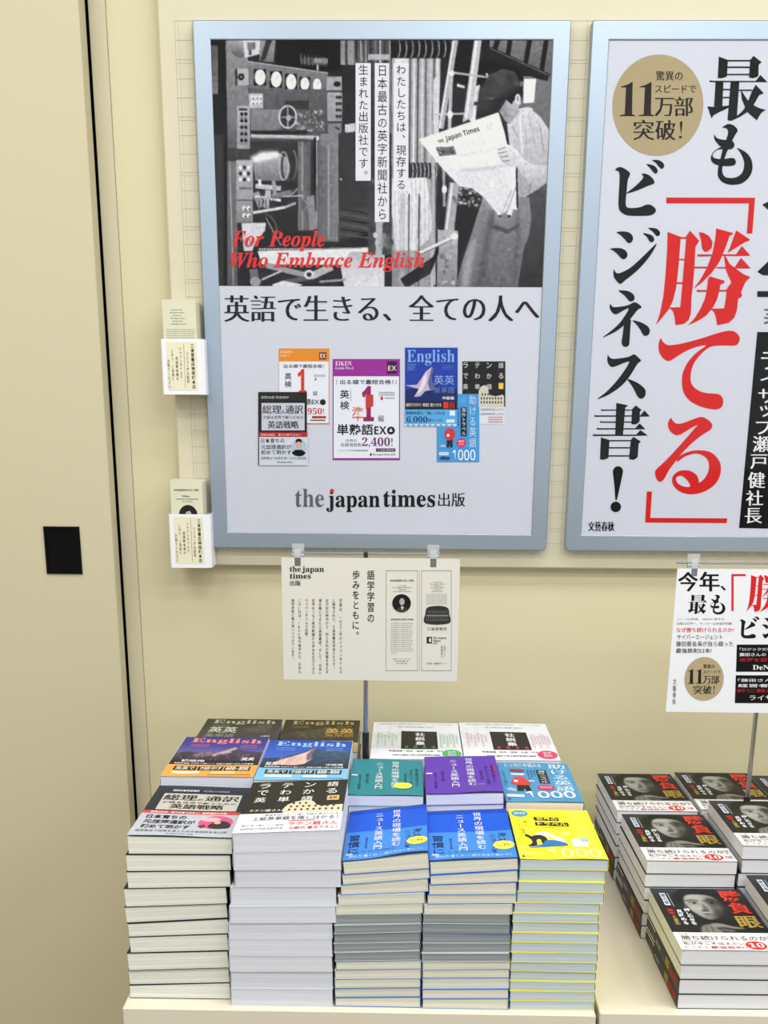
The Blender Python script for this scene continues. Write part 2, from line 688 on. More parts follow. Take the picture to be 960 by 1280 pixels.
# ------------------------------------------------------------------ magnetic display board with its fine grid
BX0, BX1, BZ0, BZ1, BY = -.3772, 1.30, 1.3328, 2.40, 1.8996
board = empty('display_board', ((BX0+BX1)/2, BY, BZ0), 'long cream wall panel with faint square grid behind both posters', 'display board')
bo = Vector(board.location)
bm_ = MB().box(BX0-bo.x, BX1-bo.x, 0, WY-BY-.0006, 0, BZ1-BZ0, .0022)
bm_.build('panel', BOARDM, board)
GL = mat((184, 176, 150), .6)
gx0, gz1, gp = -.3525, 2.133, .0253
g = MB()
ng = 60
for i in range(ng):
    x = gx0+gp*i
    if x > BX1-.02:
        break
    g.box(x-.0003-bo.x, x+.0003-bo.x, -.0003, .0001, .022, gz1-BZ0)
    g.box(x+.0052-bo.x, x+.0055-bo.x, -.0003, .0001, .022, gz1-BZ0)
k = 0
z = gz1
while z > BZ0+.02:
    g.box(gx0-bo.x, BX1-.02-bo.x, -.0003, .0001, z-.0004-BZ0, z+.0003-BZ0)
    if k % 3 == 2:
        g.box(gx0-bo.x, BX1-.02-bo.x, -.0003, .0001, z-.0048-BZ0, z-.0044-BZ0)
    z -= gp
    k += 1
go = g.build('grid_lines', GL, board)


# ------------------------------------------------------------------ framed posters
def ring_frame(x0, x1, z0, z1, lip, y0, y1, r, m, parent):
    """one frame: rounded outer corners at the bottom, square opening, bevelled front"""
    def loop(x0, x1, z0, z1, r, y):
        pts = []
        for (cx, cz, a) in ((x1-r, z0+r, -PI/2), (x1-r*.4, z1-r*.4, 0), (x0+r*.4, z1-r*.4, PI/2), (x0+r, z0+r, PI)):
            rr = r if cz < (z0+z1)/2 else r*.4
            for i in range(7):
                t = a+PI/2*i/6
                pts.append((cx+rr*math.cos(t), y, cz+rr*math.sin(t)))
        return pts
    L = [loop(x0, x1, z0, z1, r, y1), loop(x0, x1, z0, z1, r, y0+.0015), loop(x0+.0015, x1-.0015, z0+.0015, z1-.0015, r*.8, y0),
         loop(x0+lip-.0012, x1-lip+.0012, z0+lip-.0012, z1-lip+.0012, .0005, y0), loop(x0+lip, x1-lip, z0+lip, z1-lip, .0002, y0+.001),
         loop(x0+lip, x1-lip, z0+lip, z1-lip, .0002, y1)]
    n = len(L[0])
    vs = [p for l in L for p in l]
    fs = []
    for k in range(len(L)-1):
        for i in range(n):
            fs.append((k*n+i, k*n+(i+1) % n, (k+1)*n+(i+1) % n, (k+1)*n+i))
    k = len(L)-1
    for i in range(n):
        fs.append((k*n+i, k*n+(i+1) % n, (i+1) % n, i))
    return MB().add(vs, fs).build('frame', m, parent)


ALU = mat((168, 180, 194), .36, .75, .5, key='anodised')
FZ0, FZ1, LIP, FY = 1.3645, 2.1294, .0257, 1.8816
SY = FY+.0022                                    # plane of the printed sheets


def poster(x0, x1, label, paper):
    cx = (x0+x1)/2
    t = empty('framed_poster', (cx, BY, FZ0), label, 'poster')
    org = Vector((cx, BY, FZ0))
    ring_frame(x0-cx, x1-cx, 0, FZ1-FZ0, LIP, FY-BY, -.0004, .007, ALU, t)
    s = MB().box(x0+.018-cx, x1-.018-cx, SY-BY, SY-BY+.0006, .018, FZ1-FZ0-.018)
    s.build('poster_sheet', mat(paper, .4, 0, .3), t)
    c = MB().box(x0+.020-cx, x1-.020-cx, FY-BY+.0001, FY-BY+.0005, .020, FZ1-FZ0-.020)
    c.build('clear_cover', clear_mat('cover', rough=.05, gain=.22), t)['label'] = 'clear glossy cover sheet'

    def surf(u, v, h):                           # measured on the photograph, laid out on the sheet
        p = unp(u, v, 1, SY)
        return (p[0]-org.x, SY-h-org.y, p[2]-org.z)
    return t, surf, org


t1, surf1, org1 = poster(-.3230, .2291, 'blue-grey framed poster with a press room photograph and five book covers', (204, 207, 220))

# --- the black and white press room photograph
X0, X1, Z1, Z0 = -.2973, .2034, 2.1043, 1.7683
CW, CH = 440, 296


def warpL(p):
    q = unp(240+p[0]/3.767, 20+p[1]/3.767, 1, SY)
    return ((q[0]-X0)/(X1-X0)*CW, (Z1-q[2])/(Z1-Z0)*CH)


def warpR(p):
    q = unp(460+p[0]/3.692, 20+p[1]/3.692, 1, SY)
    return ((q[0]-X0)/(X1-X0)*CW, (Z1-q[2])/(Z1-Z0)*CH)


c = Canvas(CW, CH, 46, warpL)
c.rect(80, 100, 170, 1280, 34)
c.rect(100, 560, 150, 1270, 62)
c.rect(88, 140, 124, 370, 92, v2=120)
c.poly([(160, 110), (240, 110), (268, 215), (272, 625), (170, 625)], 140, v2=112)
c.poly([(170, 110), (238, 110), (262, 190), (230, 200), (190, 180)], 165, v2=95)
c.rect(172, 425, 212, 620, 128, v2=96)
c.poly([(240, 110), (330, 110), (322, 180), (250, 200)], 196)
c.rect(262, 125, 300, 160, 120)
c.line((275, 160), (275, 185), 14, 90)
c.poly([(322, 110), (395, 110), (385, 220), (318, 214)], 150, v2=118)
c.poly([(352, 110), (380, 110), (345, 210), (322, 214)], 60)
c.rect(398, 110, 640, 265, 14)
c.poly([(505, 195), (640, 205), (640, 240), (520, 228)], 74)
for k in range(7):
    c.line((512+k*18, 175+k*3), (516+k*18, 235), 4, 120)
c.rect(575, 200, 640, 226, 138)
c.line((592, 232), (592, 258), 8, 190)
c.rect(640, 100, 706, 262, 22)
c.rect(700, 110, 765, 232, 130, v2=150)
c.rect(722, 110, 732, 232, 60)
c.rect(765, 100, 905, 225, 70, v2=110)
for k in range(6):
    c.line((772+k*22, 100), (776+k*22, 215), 7, 160 if k % 2 else 40)
# upper control panel
c.poly([(262, 214), (640, 268), (632, 392), (262, 345)], 128, v2=104)
c.line((262, 216), (640, 270), 5, 176)
c.line((262, 343), (632, 390), 5, 76)
for (x, y, rx, ry, q) in ((322, 290, 25, 37, 1), (398, 300, 25, 37, 1), (468, 312, 24, 37, 1), (532, 321, 21, 31, 1), (590, 328, 19, 32, 0)):
    if q:
        c.rect(x-rx-5, y-ry-1, x+rx+3, y+ry+3, 26)
    c.ell(x, y, rx, ry, 236)
    c.ring(x, y, rx*.6, ry*.6, 2, 190, .5)
    c.line((x, y), (x+rx*.4, y-ry*.5), 2.5, 130)
# machine body beneath
c.rect(272, 345, 640, 600, 98, v2=78)
c.rect(280, 440, 418, 540, 132, v2=120)
c.rect(440, 400, 552, 446, 60)
c.rect(490, 440, 622, 546, 88)
for k in range(60):
    x, y = rng.uniform(490, 620), rng.uniform(445, 540)
    c.ell(x, y, rng.uniform(3, 9), rng.uniform(3, 9), rng.uniform(90, 215), .6, n=8)
c.ell(452, 478, 38, 50, 58)
c.ring(452, 476, 40, 52, 8, 196)
c.line((452, 430), (452, 525), 6, 150)
c.line((415, 478), (490, 478), 6, 150)
c.ell(456, 480, 12, 14, 170)
c.rect(280, 540, 545, 556, 40)
c.line((280, 568), (592, 574), 13, 168)
c.line((280, 561), (592, 568), 4, 222)
c.ell(590, 576, 10, 12, 200)
c.rect(168, 622, 274, 684, 70)
c.rect(272, 590, 700, 1270, 60, v2=44)
c.rect(500, 592, 560, 1010, 116, v2=92, axis='x')
c.rect(517, 592, 524, 1000, 150)
c.rect(590, 592, 690, 1062, 100, v2=128, axis='x')
c.rect(640, 610, 648, 1050, 150)
c.line((580, 570), (578, 830), 12, 18)
c.line((588, 590), (588, 1000), 4, 170)
c.rect(605, 555, 690, 612, 128)
# boxes down the post
c.rect(204, 250, 268, 328, 170)
c.rect(204, 250, 216, 328, 60)
c.ell(233, 288, 15, 17, 34)
c.ell(233, 288, 6, 6, 120)
c.rect(634, 286, 706, 352, 160)
c.ell(684, 322, 17, 13, 26)
c.rect(270, 366, 336, 436, 176)
for i in range(6):
    c.ell(287+(i % 3)*18, 384+(i//3)*24, 8, 9, 232)
    c.ell(290+(i % 3)*18, 388+(i//3)*24, 4, 4, 70)
c.rect(214, 424, 274, 626, 172, v2=150)
for i in range(5):
    for j in (0, 1):
        c.ell(236+j*19, 463+i*31, 8, 9, 34)
    c.line((228, 480+i*31), (262, 480+i*31), 3, 110)
c.rect(222, 436, 262, 446, 50)
c.rect(638, 360, 707, 498, 164, v2=146)
for i in range(4):
    for j in (0, 1):
        c.ell(684+j*14, 384+i*30, 7, 8, 40)
c.rect(640, 506, 704, 564, 126)
c.line((675, 525), (695, 535), 6, 34)
c.rect(168, 684, 216, 1270, 116, v2=96)
c.line((180, 684), (196, 1268), 5, 160)
c.rect(210, 678, 288, 866, 170, v2=150)
for i in range(9):
    c.ell(230+(i % 3)*19, 714+(i//3)*28, 8, 9, 40 if i % 2 else 230)
c.rect(226, 808, 280, 816, 100)
c.rect(210, 870, 288, 972, 150, v2=130)
for i in range(4):
    c.ell(248+(i % 2)*20, 905+(i//2)*34, 9, 11, 226)
    c.ell(252+(i % 2)*20, 909+(i//2)*34, 4, 5, 40)
# the cylinder
c.poly([(288, 682), (330, 655), (400, 640), (450, 668), (468, 720), (458, 778), (300, 776)], 168, v2=118)
c.poly([(270, 668), (330, 640), (400, 636), (420, 660), (300, 690)], 226, soft=2)
c.ring(446, 706, 22, 66, 9, 60)
c.ring(432, 706, 22, 66, 5, 176)
c.ring(470, 700, 24, 70, 6, 120, a0=-1.3, a1=1.4)
c.rect(290, 776, 470, 800, 44)
for (a, b, w, v) in (((300, 800), (420, 812), 22, 182), ((300, 830), (330, 900), 34, 150), ((335, 860), (470, 830), 26, 120), ((360, 820), (352, 905), 26, 176),
                     ((300, 850), (420, 868), 12, 214), ((385, 775), (392, 845), 18, 150), ((320, 770), (322, 800), 14, 220), ((288, 926), (440, 900), 13, 200),
                     ((440, 900), (490, 880), 12, 160), ((470, 840), (500, 812), 10, 130), ((500, 812), (540, 850), 8, 110), ((430, 850), (520, 845), 6, 180)):
    c.line(a, b, w, v)
for i in range(6):
    c.ring(310+i*16, 878, 7, 26, 3, 70)
c.ell(524, 888, 20, 26, 96)
c.ring(524, 888, 17, 22, 4, 150)
c.poly([(540, 850), (575, 842), (590, 1000), (555, 1010)], 136)
c.rect(290, 960, 330, 1060, 40)
c.line((350, 950), (420, 1080), 5, 150)
c.ring(330, 1010, 70, 80, 4, 120, a0=-1.4, a1=.4)
# dark room behind, slatted floor
c.poly([(690, 555), (772, 520), (860, 560), (862, 1010), (690, 1060)], 56, v2=76)
c.poly([(720, 512), (770, 505), (770, 545), (720, 550)], 190)
c.rect(694, 700, 862, 900, 62)
for k in range(7):
    c.line((700, 905+k*24), (862, 940+k*22), 6, 96 if k % 2 else 34)
c.ell(702, 768, 4, 5, 220)
# big sheet, pipes at the foot
c.poly([(235, 975), (350, 972), (345, 1010), (300, 1065), (285, 1105), (245, 1105)], 196)
c.ring(262, 1065, 14, 20, 5, 120)
c.poly([(310, 1105), (560, 1095), (830, 1088), (905, 1092), (905, 1280), (735, 1280), (700, 1180), (330, 1168)], 214, v2=196)
for k in range(45):
    c.line((320+k*11, 1092), (323+k*11, 1102), 5, 236)
c.line((312, 1104), (800, 1092), 4, 120)
c.poly([(700, 1180), (742, 1110), (905, 1110), (905, 1280), (718, 1280)], 176, v2=205)
c.rect(285, 1170, 700, 1280, 52)
for (a, b, w, v) in (((350, 1172), (560, 1225), 26, 150), ((560, 1225), (660, 1178), 34, 172), ((290, 1190), (300, 1262), 40, 110), ((420, 1256), (560, 1228), 22, 100),
                     ((330, 1240), (420, 1200), 8, 190), ((600, 1250), (720, 1240), 10, 150)):
    c.line(a, b, w, v)
c.ell(552, 1216, 24, 22, 196)
c.ell(552, 1216, 12, 11, 60)
c.ell(300, 1250, 26, 22, 150)
c.poly([(380, 1262), (430, 1245), (520, 1262), (500, 1280), (380, 1280)], 205)

c.warp = warpR
c.rect(-20, 100, 116, 560, 88, v2=60)
for k in range(6):
    c.line((-10+k*22, 110), (-6+k*22, 540), 6, (150, 34, 120, 190, 50, 140)[k])
c.rect(0, 178, 100, 205, 170)
c.rect(0, 560, 112, 1100, 60, v2=80)
for k in range(40):
    c.ell(rng.uniform(20, 118), rng.uniform(560, 1080), rng.uniform(4, 12), rng.uniform(4, 14), rng.uniform(30, 200), .6, n=8)
c.rect(330, 100, 860, 260, 30)
c.rect(330, 190, 520, 900, 46)
c.rect(500, 230, 860, 470, 40)
c.rect(700, 280, 860, 560, 118, v2=104)
c.rect(690, 540, 840, 1250, 100, v2=58)
c.rect(400, 800, 560, 1250, 42)
# windows and rafters, upper right
c.poly([(560, 108), (856, 108), (856, 290), (700, 210), (560, 160)], 122, v2=96)
for (a, b) in (((600, 108), (580, 170)), ((655, 108), (640, 210)), ((745, 108), (724, 230)), ((822, 108), (795, 280))):
    c.line(a, b, 22, 24)
c.poly([(520, 130), (575, 148), (835, 268), (828, 302), (780, 292), (520, 190)], 42)
c.line((560, 150), (832, 275), 6, 96)
c.poly([(400, 190), (700, 240), (720, 300), (500, 330), (400, 300)], 18)
c.poly([(718, 292), (774, 292), (764, 400), (716, 404)], 238)
c.rect(735, 426, 758, 452, 235)
c.poly([(486, 328), (516, 318), (510, 396), (480, 398)], 220)
c.poly([(476, 414), (502, 414), (494, 486), (468, 486)], 214)
# webs of paper
c.poly([(110, 150), (335, 180), (322, 700), (300, 900), (300, 1250), (110, 1250)], 168, v2=150)
c.poly([(112, 150), (185, 165), (185, 240), (130, 250)], 206)
for (x, w, v) in ((196, 10, 96), (214, 7, 210), (232, 8, 80), (252, 6, 200), (268, 9, 104), (290, 6, 190), (306, 8, 70), (322, 10, 200)):
    c.line((x, 170), (x-6, 690), w, v)
c.poly([(300, 300), (330, 250), (322, 700), (300, 680)], 196)
c.rect(105, 108, 385, 196, 34)
for k in range(9):
    c.ring(135+k*30, 150, 13, 42, 5, 168, a0=-1.6, a1=1.5)
c.rect(182, 676, 322, 752, 58)
for k in range(7):
    c.ring(200+k*18, 714, 8, 36, 4, 190, a0=-1.6, a1=1.5)
c.poly([(110, 750), (270, 745), (286, 880), (298, 960), (280, 1030), (200, 1100), (130, 1110), (110, 900)], 212, v2=196)
for k in range(9):
    c.line((120+k*20, 750), (130+k*19, 1090), 2.5, 166)
c.poly([(290, 750), (320, 750), (322, 1060), (300, 1060)], 88)
for (x, w, v) in ((160, 24, 184), (190, 6, 60), (210, 8, 210), (236, 6, 60), (300, 12, 190), (318, 8, 60)):
    c.line((x, 820), (x-4, 1250), w, v)
c.rect(112, 1080, 240, 1250, 132, .6)
c.line((52, 945), (50, 1110), 30, 170)
for k in range(10):
    c.ell(35+k*8, 1010+(k*37) % 60, 12, 15, 190-k*12, .9, n=10)
# steel pipes
c.line((404, 108), (335, 520), 26, 168)
c.line((396, 108), (329, 520), 6, 226)
c.poly([(490, 108), (524, 108), (480, 470), (436, 492)], 182)
c.line((500, 112), (452, 470), 8, 236)
c.line((384, 262), (372, 600), 16, 176)
c.line((345, 560), (352, 880), 13, 150)
c.line((300, 560), (303, 1240), 16, 168)
c.line((385, 262), (555, 285), 10, 170)
c.line((545, 266), (556, 290), 9, 220)
c.line((300, 455), (440, 452), 9, 190)
c.line((410, 320), (445, 330), 12, 205)
c.ell(378, 455, 13, 18, 226)
c.ell(386, 265, 12, 14, 210)
c.ell(352, 800, 12, 18, 220)
c.line((398, 770), (372, 1000), 46, 160)
c.line((388, 770), (360, 1000), 8, 216)
for k in range(46):
    c.ell(rng.uniform(395, 520), rng.uniform(790, 880), rng.uniform(3, 12), rng.uniform(3, 10), rng.uniform(60, 230), .8, n=8)
c.poly([(322, 985), (415, 990), (408, 1250), (318, 1250)], 172, v2=130)
for k in range(16):
    c.ell(rng.uniform(330, 400), rng.uniform(1010, 1230), rng.uniform(6, 16), rng.uniform(6, 14), rng.uniform(90, 205), .7, n=9)
for k in range(7):
    c.line((322-k*4, 1048+k*12), (322-k*6, 1100+k*14), 6, 30)
    c.line((322-k*6, 1100+k*14), (150+k*4, 1215+k*6), 7, 30)
c.line((235, 1094), (402, 1016), 15, 208)
c.line((238, 1101), (402, 1024), 4, 100)
c.ell(398, 1016, 18, 14, 220)
# the reader: trousers, shirt, head, cap
c.poly([(530, 832), (690, 826), (742, 838), (752, 930), (742, 1010), (716, 1080), (690, 1250), (400, 1250), (432, 1140), (484, 980)], 136, v2=104)
c.poly([(560, 900), (590, 890), (556, 1080), (540, 1250), (500, 1250), (530, 1060)], 96, soft=2)
c.poly([(690, 840), (700, 960), (694, 1090), (676, 1250), (660, 1250), (680, 1000)], 100, soft=2)
c.poly([(580, 960), (640, 985), (700, 960), (694, 975), (640, 1002), (575, 980)], 78, soft=1)
c.poly([(440, 1140), (480, 1020), (500, 1020), (462, 1250), (430, 1250)], 158, soft=3)
c.poly([(640, 500), (688, 430), (738, 420), (795, 468), (836, 530), (834, 640), (828, 765), (782, 800), (722, 836), (690, 832), (688, 700), (652, 600)], 200, v2=160)
for (a, b, v) in (((700, 460), (712, 640), 226), ((740, 450), (770, 600), 168), ((790, 500), (812, 640), 150), ((700, 700), (705, 820), 150), ((748, 770), (742, 820), 128), ((720, 520), (740, 680), 170), ((664, 510), (690, 560), 150)):
    c.line(a, b, 9, v, .6)
for k in range(8):
    c.line((690+k*18, 470+k*8), (700+k*18, 800), 1.6, 150, .6)
c.poly([(638, 386), (672, 372), (700, 360), (706, 402), (690, 432), (700, 440), (652, 500), (632, 486), (618, 462), (604, 440)], 186, v2=150)
c.poly([(640, 400), (612, 440), (630, 480), (646, 470), (640, 430)], 132, soft=2)
c.poly([(630, 380), (680, 345), (714, 320), (712, 372), (700, 400), (676, 386), (660, 410)], 22)
c.ell(690, 384, 13, 24, 204)
c.ell(690, 384, 6, 13, 140)
c.poly([(500, 432), (512, 345), (560, 272), (622, 246), (676, 258), (700, 308), (694, 342), (640, 372), (612, 425), (572, 448), (520, 440)], 84, v2=52)
c.poly([(512, 345), (560, 272), (600, 262), (560, 330), (540, 430), (505, 430)], 62, soft=3)
c.poly([(560, 400), (690, 330), (694, 344), (640, 372), (600, 440), (570, 446)], 40, soft=2)
c.line((548, 380), (580, 382), 4, 120)
c.ell(655, 290, 18, 22, 58, soft=3)
# newspaper and hand
c.poly([(233, 570), (600, 446), (616, 470), (640, 592), (682, 704), (688, 894), (668, 892), (660, 928), (642, 920), (636, 900), (604, 922), (540, 842), (482, 796), (422, 786), (340, 700)], 226, v2=212)
c.poly([(280, 640), (400, 700), (640, 680), (660, 880), (604, 922), (540, 842), (482, 796), (422, 786), (340, 700)], 196, .55, soft=4)
c.poly([(405, 715), (660, 678), (664, 690), (480, 720)], 176, .8, soft=1.5)
c.poly([(420, 640), (640, 592), (644, 604), (420, 655)], 200, .8, soft=1)
c.line((606, 452), (648, 590), 6, 40)
c.line((684, 712), (688, 885), 8, 30)
c.line((640, 905), (680, 790), 3, 120)
c.line((612, 918), (664, 800), 3, 140)
c.ell(608, 922, 7, 5, 30)
c.ell(650, 922, 9, 5, 30)
c.poly([(313, 612), (395, 600), (408, 640), (330, 648)], 110)
for k in range(18):
    c.ell(rng.uniform(320, 400), rng.uniform(606, 642), rng.uniform(4, 10), rng.uniform(3, 6), rng.uniform(40, 210), .8, n=8)
for k in range(9):
    c.line((430, 585+k*7), (540, 560+k*6), 1.5, 196)
for k in range(6):
    c.line((545, 500+k*5), (575, 492+k*5), 1.5, 170)
c.poly([(700, 650), (760, 688), (826, 690), (830, 760), (795, 786), (740, 764), (690, 712)], 206, v2=168)
c.poly([(592, 602), (640, 592), (680, 612), (712, 655), (702, 700), (652, 696), (612, 668), (594, 632)], 214, v2=186)
for (a, b) in (((596, 618), (636, 606)), ((598, 634), (640, 626)), ((606, 652), (646, 646)), ((618, 672), (652, 666))):
    c.line(a, b, 3.5, 96)
c.line((650, 612), (690, 660), 3, 160, .6)
c.blur(.45)
c.grain(5)
c.grain(4, 1.2)
tone = np.array([[.985, .985, 1.03]])
c.a = np.clip(((c.a-118)*1.2+114)*tone[None], 8, 226)
X_, Z_ = X0-org1.x, Z1-org1.z
sf = lambda u, v, h: (X_+u*(X1-X0), SY-h-org1.y, Z_-v*(Z1-Z0))
picture('press_room_photograph', c, sf, 0, 0, 1, 1, 1, t1, .5, .12)['label'] = 'black and white photograph of a reader beside a printing press'

INK, GREY, RED, NAVY = (28, 26, 30), (96, 98, 108), (214, 40, 44), (34, 38, 66)
# newspaper masthead
a_ = math.radians(-17)


def tilt(u, v, h):
    x, y = u-583, v-167
    return surf1(583+x*math.cos(a_)-y*math.sin(a_), 167+x*math.sin(a_)+y*math.cos(a_), h)


p = Print(tilt, .5, .12)
p.text('Japan Times', 556, 162, 600, 171, (50, 48, 50), 2, 'ss')
p.text('THE', 546, 164.5, 553, 168.5, (50, 48, 50), 2, 'ss')
p.build('newspaper_masthead', t1)
# three white strips of vertical writing
p = Print(surf1, .5, .12)
W_ = (222, 222, 232)
p.rect(444.5, 79, 463.5, 226, W_, 2)
p.rect(468.5, 79, 486.5, 277.5, W_, 2)
p.rect(492, 79, 510.5, 239, W_, 2)
p.vtext('生まれた出版社です。', 454.3, 80, 226, 13, INK, 3)
p.vtext('日本最古の英字新聞社から', 478, 80, 276, 13, INK, 3)
p.vtext('わたしたちは、現存する', 501.5, 80, 238, 13, INK, 3)
p.build('white_caption_strips', t1)
p = Print(surf1, .5, .12)
p.text('For People', 289, 288, 407, 314, (216, 52, 56), 3, 'si', off=.006)
p.text('Who Embrace English', 288, 315, 531, 340, (216, 52, 56), 3, 'si', off=.006)
p.build('red_slogan', t1)
p = Print(surf1, .5, .12)
p.text('英語で生きる、全ての人へ', 281.5, 369, 673, 402, (30, 30, 34), 2, off=-.014, smear=.075, res=3)
p.build('headline', t1)
p = Print(surf1, .5, .12)
p.text('the', 369, 611, 405, 634, GREY, 2, 'sb')
p.text('japan', 408, 613, 475, 640, INK, 2, 'sb', off=.006)
p.ell(415, 613.4, 2.6, 2.4, RED, 3, 12)
p.text('times', 479, 612, 544, 634, INK, 2, 'sb', off=.006)
p.text('出版', 548, 616, 581, 633, INK, 2, off=-.008, smear=.04)
p.build('publisher_name', t1)


def ez(ox, oy, s):
    return lambda x, y: (ox+x/s, oy+y/s)


class ZP:
    """print helper working in enlarged measuring coordinates"""
    def __init__(s, p, ox, oy, k):
        s.p, s.ox, s.oy, s.k = p, ox, oy, k

    def q(s, x, y):
        return s.ox+x/s.k, s.oy+y/s.k

    def rect(s, x0, y0, x1, y1, c, lay=1):
        s.p.rect(*s.q(x0, y0), *s.q(x1, y1), c, lay)

    def text(s, b, x0, y0, x1, y1, c, lay=2, st='sn', **k):
        s.p.text(b, *s.q(x0, y0), *s.q(x1, y1), c, lay, st, **k)

    def poly(s, pts, c, lay=1):
        s.p.poly([s.q(*a) for a in pts], c, lay)

    def ell(s, cx, cy, rx, ry, c, lay=1, n=20):
        x, y = s.q(cx, cy)
        s.p.ell(x, y, rx/s.k, ry/s.k, c, lay, n)

    def vtext(s, b, cx, y0, y1, w, c, lay=2, **k):
        x, a = s.q(cx, y0)
        if k.get('cx1') is not None:
            k['cx1'] = s.ox+k['cx1']/s.k
        s.p.vtext(b, x, a, s.oy+y1/s.k, w/s.k, c, lay, **k)


def small_cover(name, label, fn, ox=310, oy=420):
    p = Print(surf1, .5, .12)
    fn(ZP(p, ox, oy, 4.8))
    p.build(name, t1, label)


PW = (226, 228, 240)


def cov_orange(z):
    z.rect(185, 75, 488, 530, (222, 140, 40), 2)
    z.rect(187, 153, 484, 522, PW, 3)
    z.text('EIKEN', 195, 88, 268, 104, (250, 220, 160), 4, 'sb')
    z.text('Grade 1', 195, 110, 248, 124, (250, 220, 160), 4, 'sb')
    z.rect(428, 98, 470, 140, (96, 30, 50), 4)
    z.text('EX', 434, 106, 466, 132, (240, 220, 200), 5, 'ss')
    z.text('出る順で最短合格！', 215, 170, 455, 192, INK, 4, off=.008)
    z.text('英', 220, 222, 262, 262, INK, 4, off=.01)
    z.text('検', 220, 270, 262, 308, INK, 4, off=.01)
    z.text('1', 298, 198, 352, 345, (206, 60, 40), 4, 'sb', off=.02)
    z.text('級', 390, 330, 418, 358, INK, 4)
    z.text('語EX', 342, 376, 428, 412, INK, 4, off=.012)
    z.ell(449, 397, 18, 18, INK, 4)
    z.text('950!', 358, 432, 456, 470, (196, 48, 44), 4, 'sb')
    z.rect(384, 480, 468, 494, (176, 52, 34), 4)
    z.rect(395, 230, 466, 245, (190, 192, 204), 4)
    z.rect(402, 252, 410, 266, (180, 40, 50), 4)
    z.rect(372, 502, 464, 509, (70, 70, 80), 4)


def cov_dark(z):
    z.rect(62, 336, 354, 775, (36, 30, 32), 6)
    z.rect(82, 402, 340, 566, (196, 200, 212), 7)
    z.text('総理', 88, 415, 200, 466, INK, 8, off=-.006, smear=.04)
    z.text('の', 202, 446, 222, 466, INK, 8)
    z.text('通訳', 226, 415, 330, 466, INK, 8, off=-.006, smear=.04)
    z.text('が語る世界で戦うための', 92, 478, 332, 498, INK, 8)
    z.text('英語戦略', 120, 510, 304, 555, INK, 8, off=-.004, smear=.05)
    z.text('国際会議 英語通訳', 80, 360, 245, 376, (200, 200, 204), 8)
    z.rect(66, 578, 356, 606, (176, 36, 40), 7)
    z.text('英語は技術、実力の差ではない', 76, 584, 318, 600, (238, 200, 200), 8, off=.004)
    z.rect(68, 606, 360, 775, (206, 212, 224), 7)
    z.text('日本育ちの', 78, 614, 220, 642, INK, 8, off=.016)
    z.text('元総理通訳が', 78, 652, 260, 680, INK, 8, off=.016)
    z.text('初めて明かす', 78, 684, 260, 712, INK, 8, off=.016)
    z.text('国際舞台で成果を導くための会話術', 80, 724, 350, 742, (60, 60, 70), 8)
    z.text('the japan times', 176, 750, 266, 764, (40, 40, 46), 8, 'sb')
    z.ell(306, 668, 48, 52, (176, 192, 214), 8)
    z.poly([(262, 700), (285, 682), (325, 682), (348, 702), (330, 718), (306, 722), (280, 716)], (30, 34, 44), 9)
    z.ell(304, 650, 17, 26, (196, 164, 150), 9)
    z.poly([(286, 646), (288, 622), (306, 614), (322, 622), (324, 646), (316, 634), (296, 634)], (30, 26, 28), 10)


def cov_purple(z):
    z.rect(508, 138, 912, 745, (150, 44, 150), 2)
    z.rect(514, 242, 906, 732, PW, 3)
    z.text('EIKEN', 524, 152, 622, 178, (240, 214, 240), 4, 'sb')
    z.text('Grade Pre-1', 524, 184, 634, 200, (240, 214, 240), 4, 'sb')
    z.rect(834, 152, 894, 226, (44, 30, 70), 4)
    z.text('EX', 840, 178, 890, 208, (244, 190, 190), 5, 'ss')
    z.text('出る順で最短合格！', 552, 262, 872, 290, INK, 4, off=.01)
    z.text('英', 552, 324, 608, 376, INK, 4, off=.012)
    z.text('検', 552, 390, 608, 442, INK, 4, off=.012)
    z.text('1', 684, 300, 756, 512, (150, 32, 96), 4, 'sb', off=.02)
    z.poly([(706, 360), (752, 350), (752, 420), (706, 440)], (196, 60, 50), 5)
    z.text('準', 624, 424, 694, 510, (212, 96, 70), 4, off=.008)
    z.text('級', 780, 476, 818, 514, INK, 4)
    z.text('単熟語', 534, 528, 752, 594, INK, 4, off=.02)
    z.text('EX', 758, 542, 830, 590, INK, 4, 'ss')
    z.ell(858, 567, 24, 24, INK, 4)
    z.poly([(846, 572), (858, 552), (868, 572), (860, 576)], (220, 220, 230), 5)
    z.text('圧倒の', 586, 618, 652, 636, (70, 40, 90), 4)
    z.text('収録項目数', 556, 642, 680, 664, (70, 40, 90), 4)
    z.text('2,400!', 684, 608, 868, 668, (110, 34, 110), 4, 'sb')
    z.rect(768, 674, 884, 694, (66, 26, 76), 4)
    z.text('でる順 最新版', 776, 678, 876, 690, (220, 200, 224), 5)
    z.text('ジャパンタイムズ出版 英語出版編集部', 538, 682, 720, 692, INK, 4)
    z.rect(732, 704, 742, 718, INK, 4)
    z.text('The Japan Times 出版', 746, 704, 884, 718, INK, 4, 'sb')
    for a in range(3):
        z.rect(784, 336+a*9, 880, 340+a*9, (150, 152, 166), 4)
    z.rect(796, 364, 810, 384, (190, 40, 60), 4)
    z.rect(820, 370, 882, 376, (150, 152, 166), 4)
    z.rect(530, 262, 535, 290, (160, 160, 170), 4)
    z.rect(886, 262, 891, 290, (160, 160, 170), 4)
    for a in range(8):
        z.rect(616, 322+a*9, 619, 328+a*9, (70, 70, 80), 4)


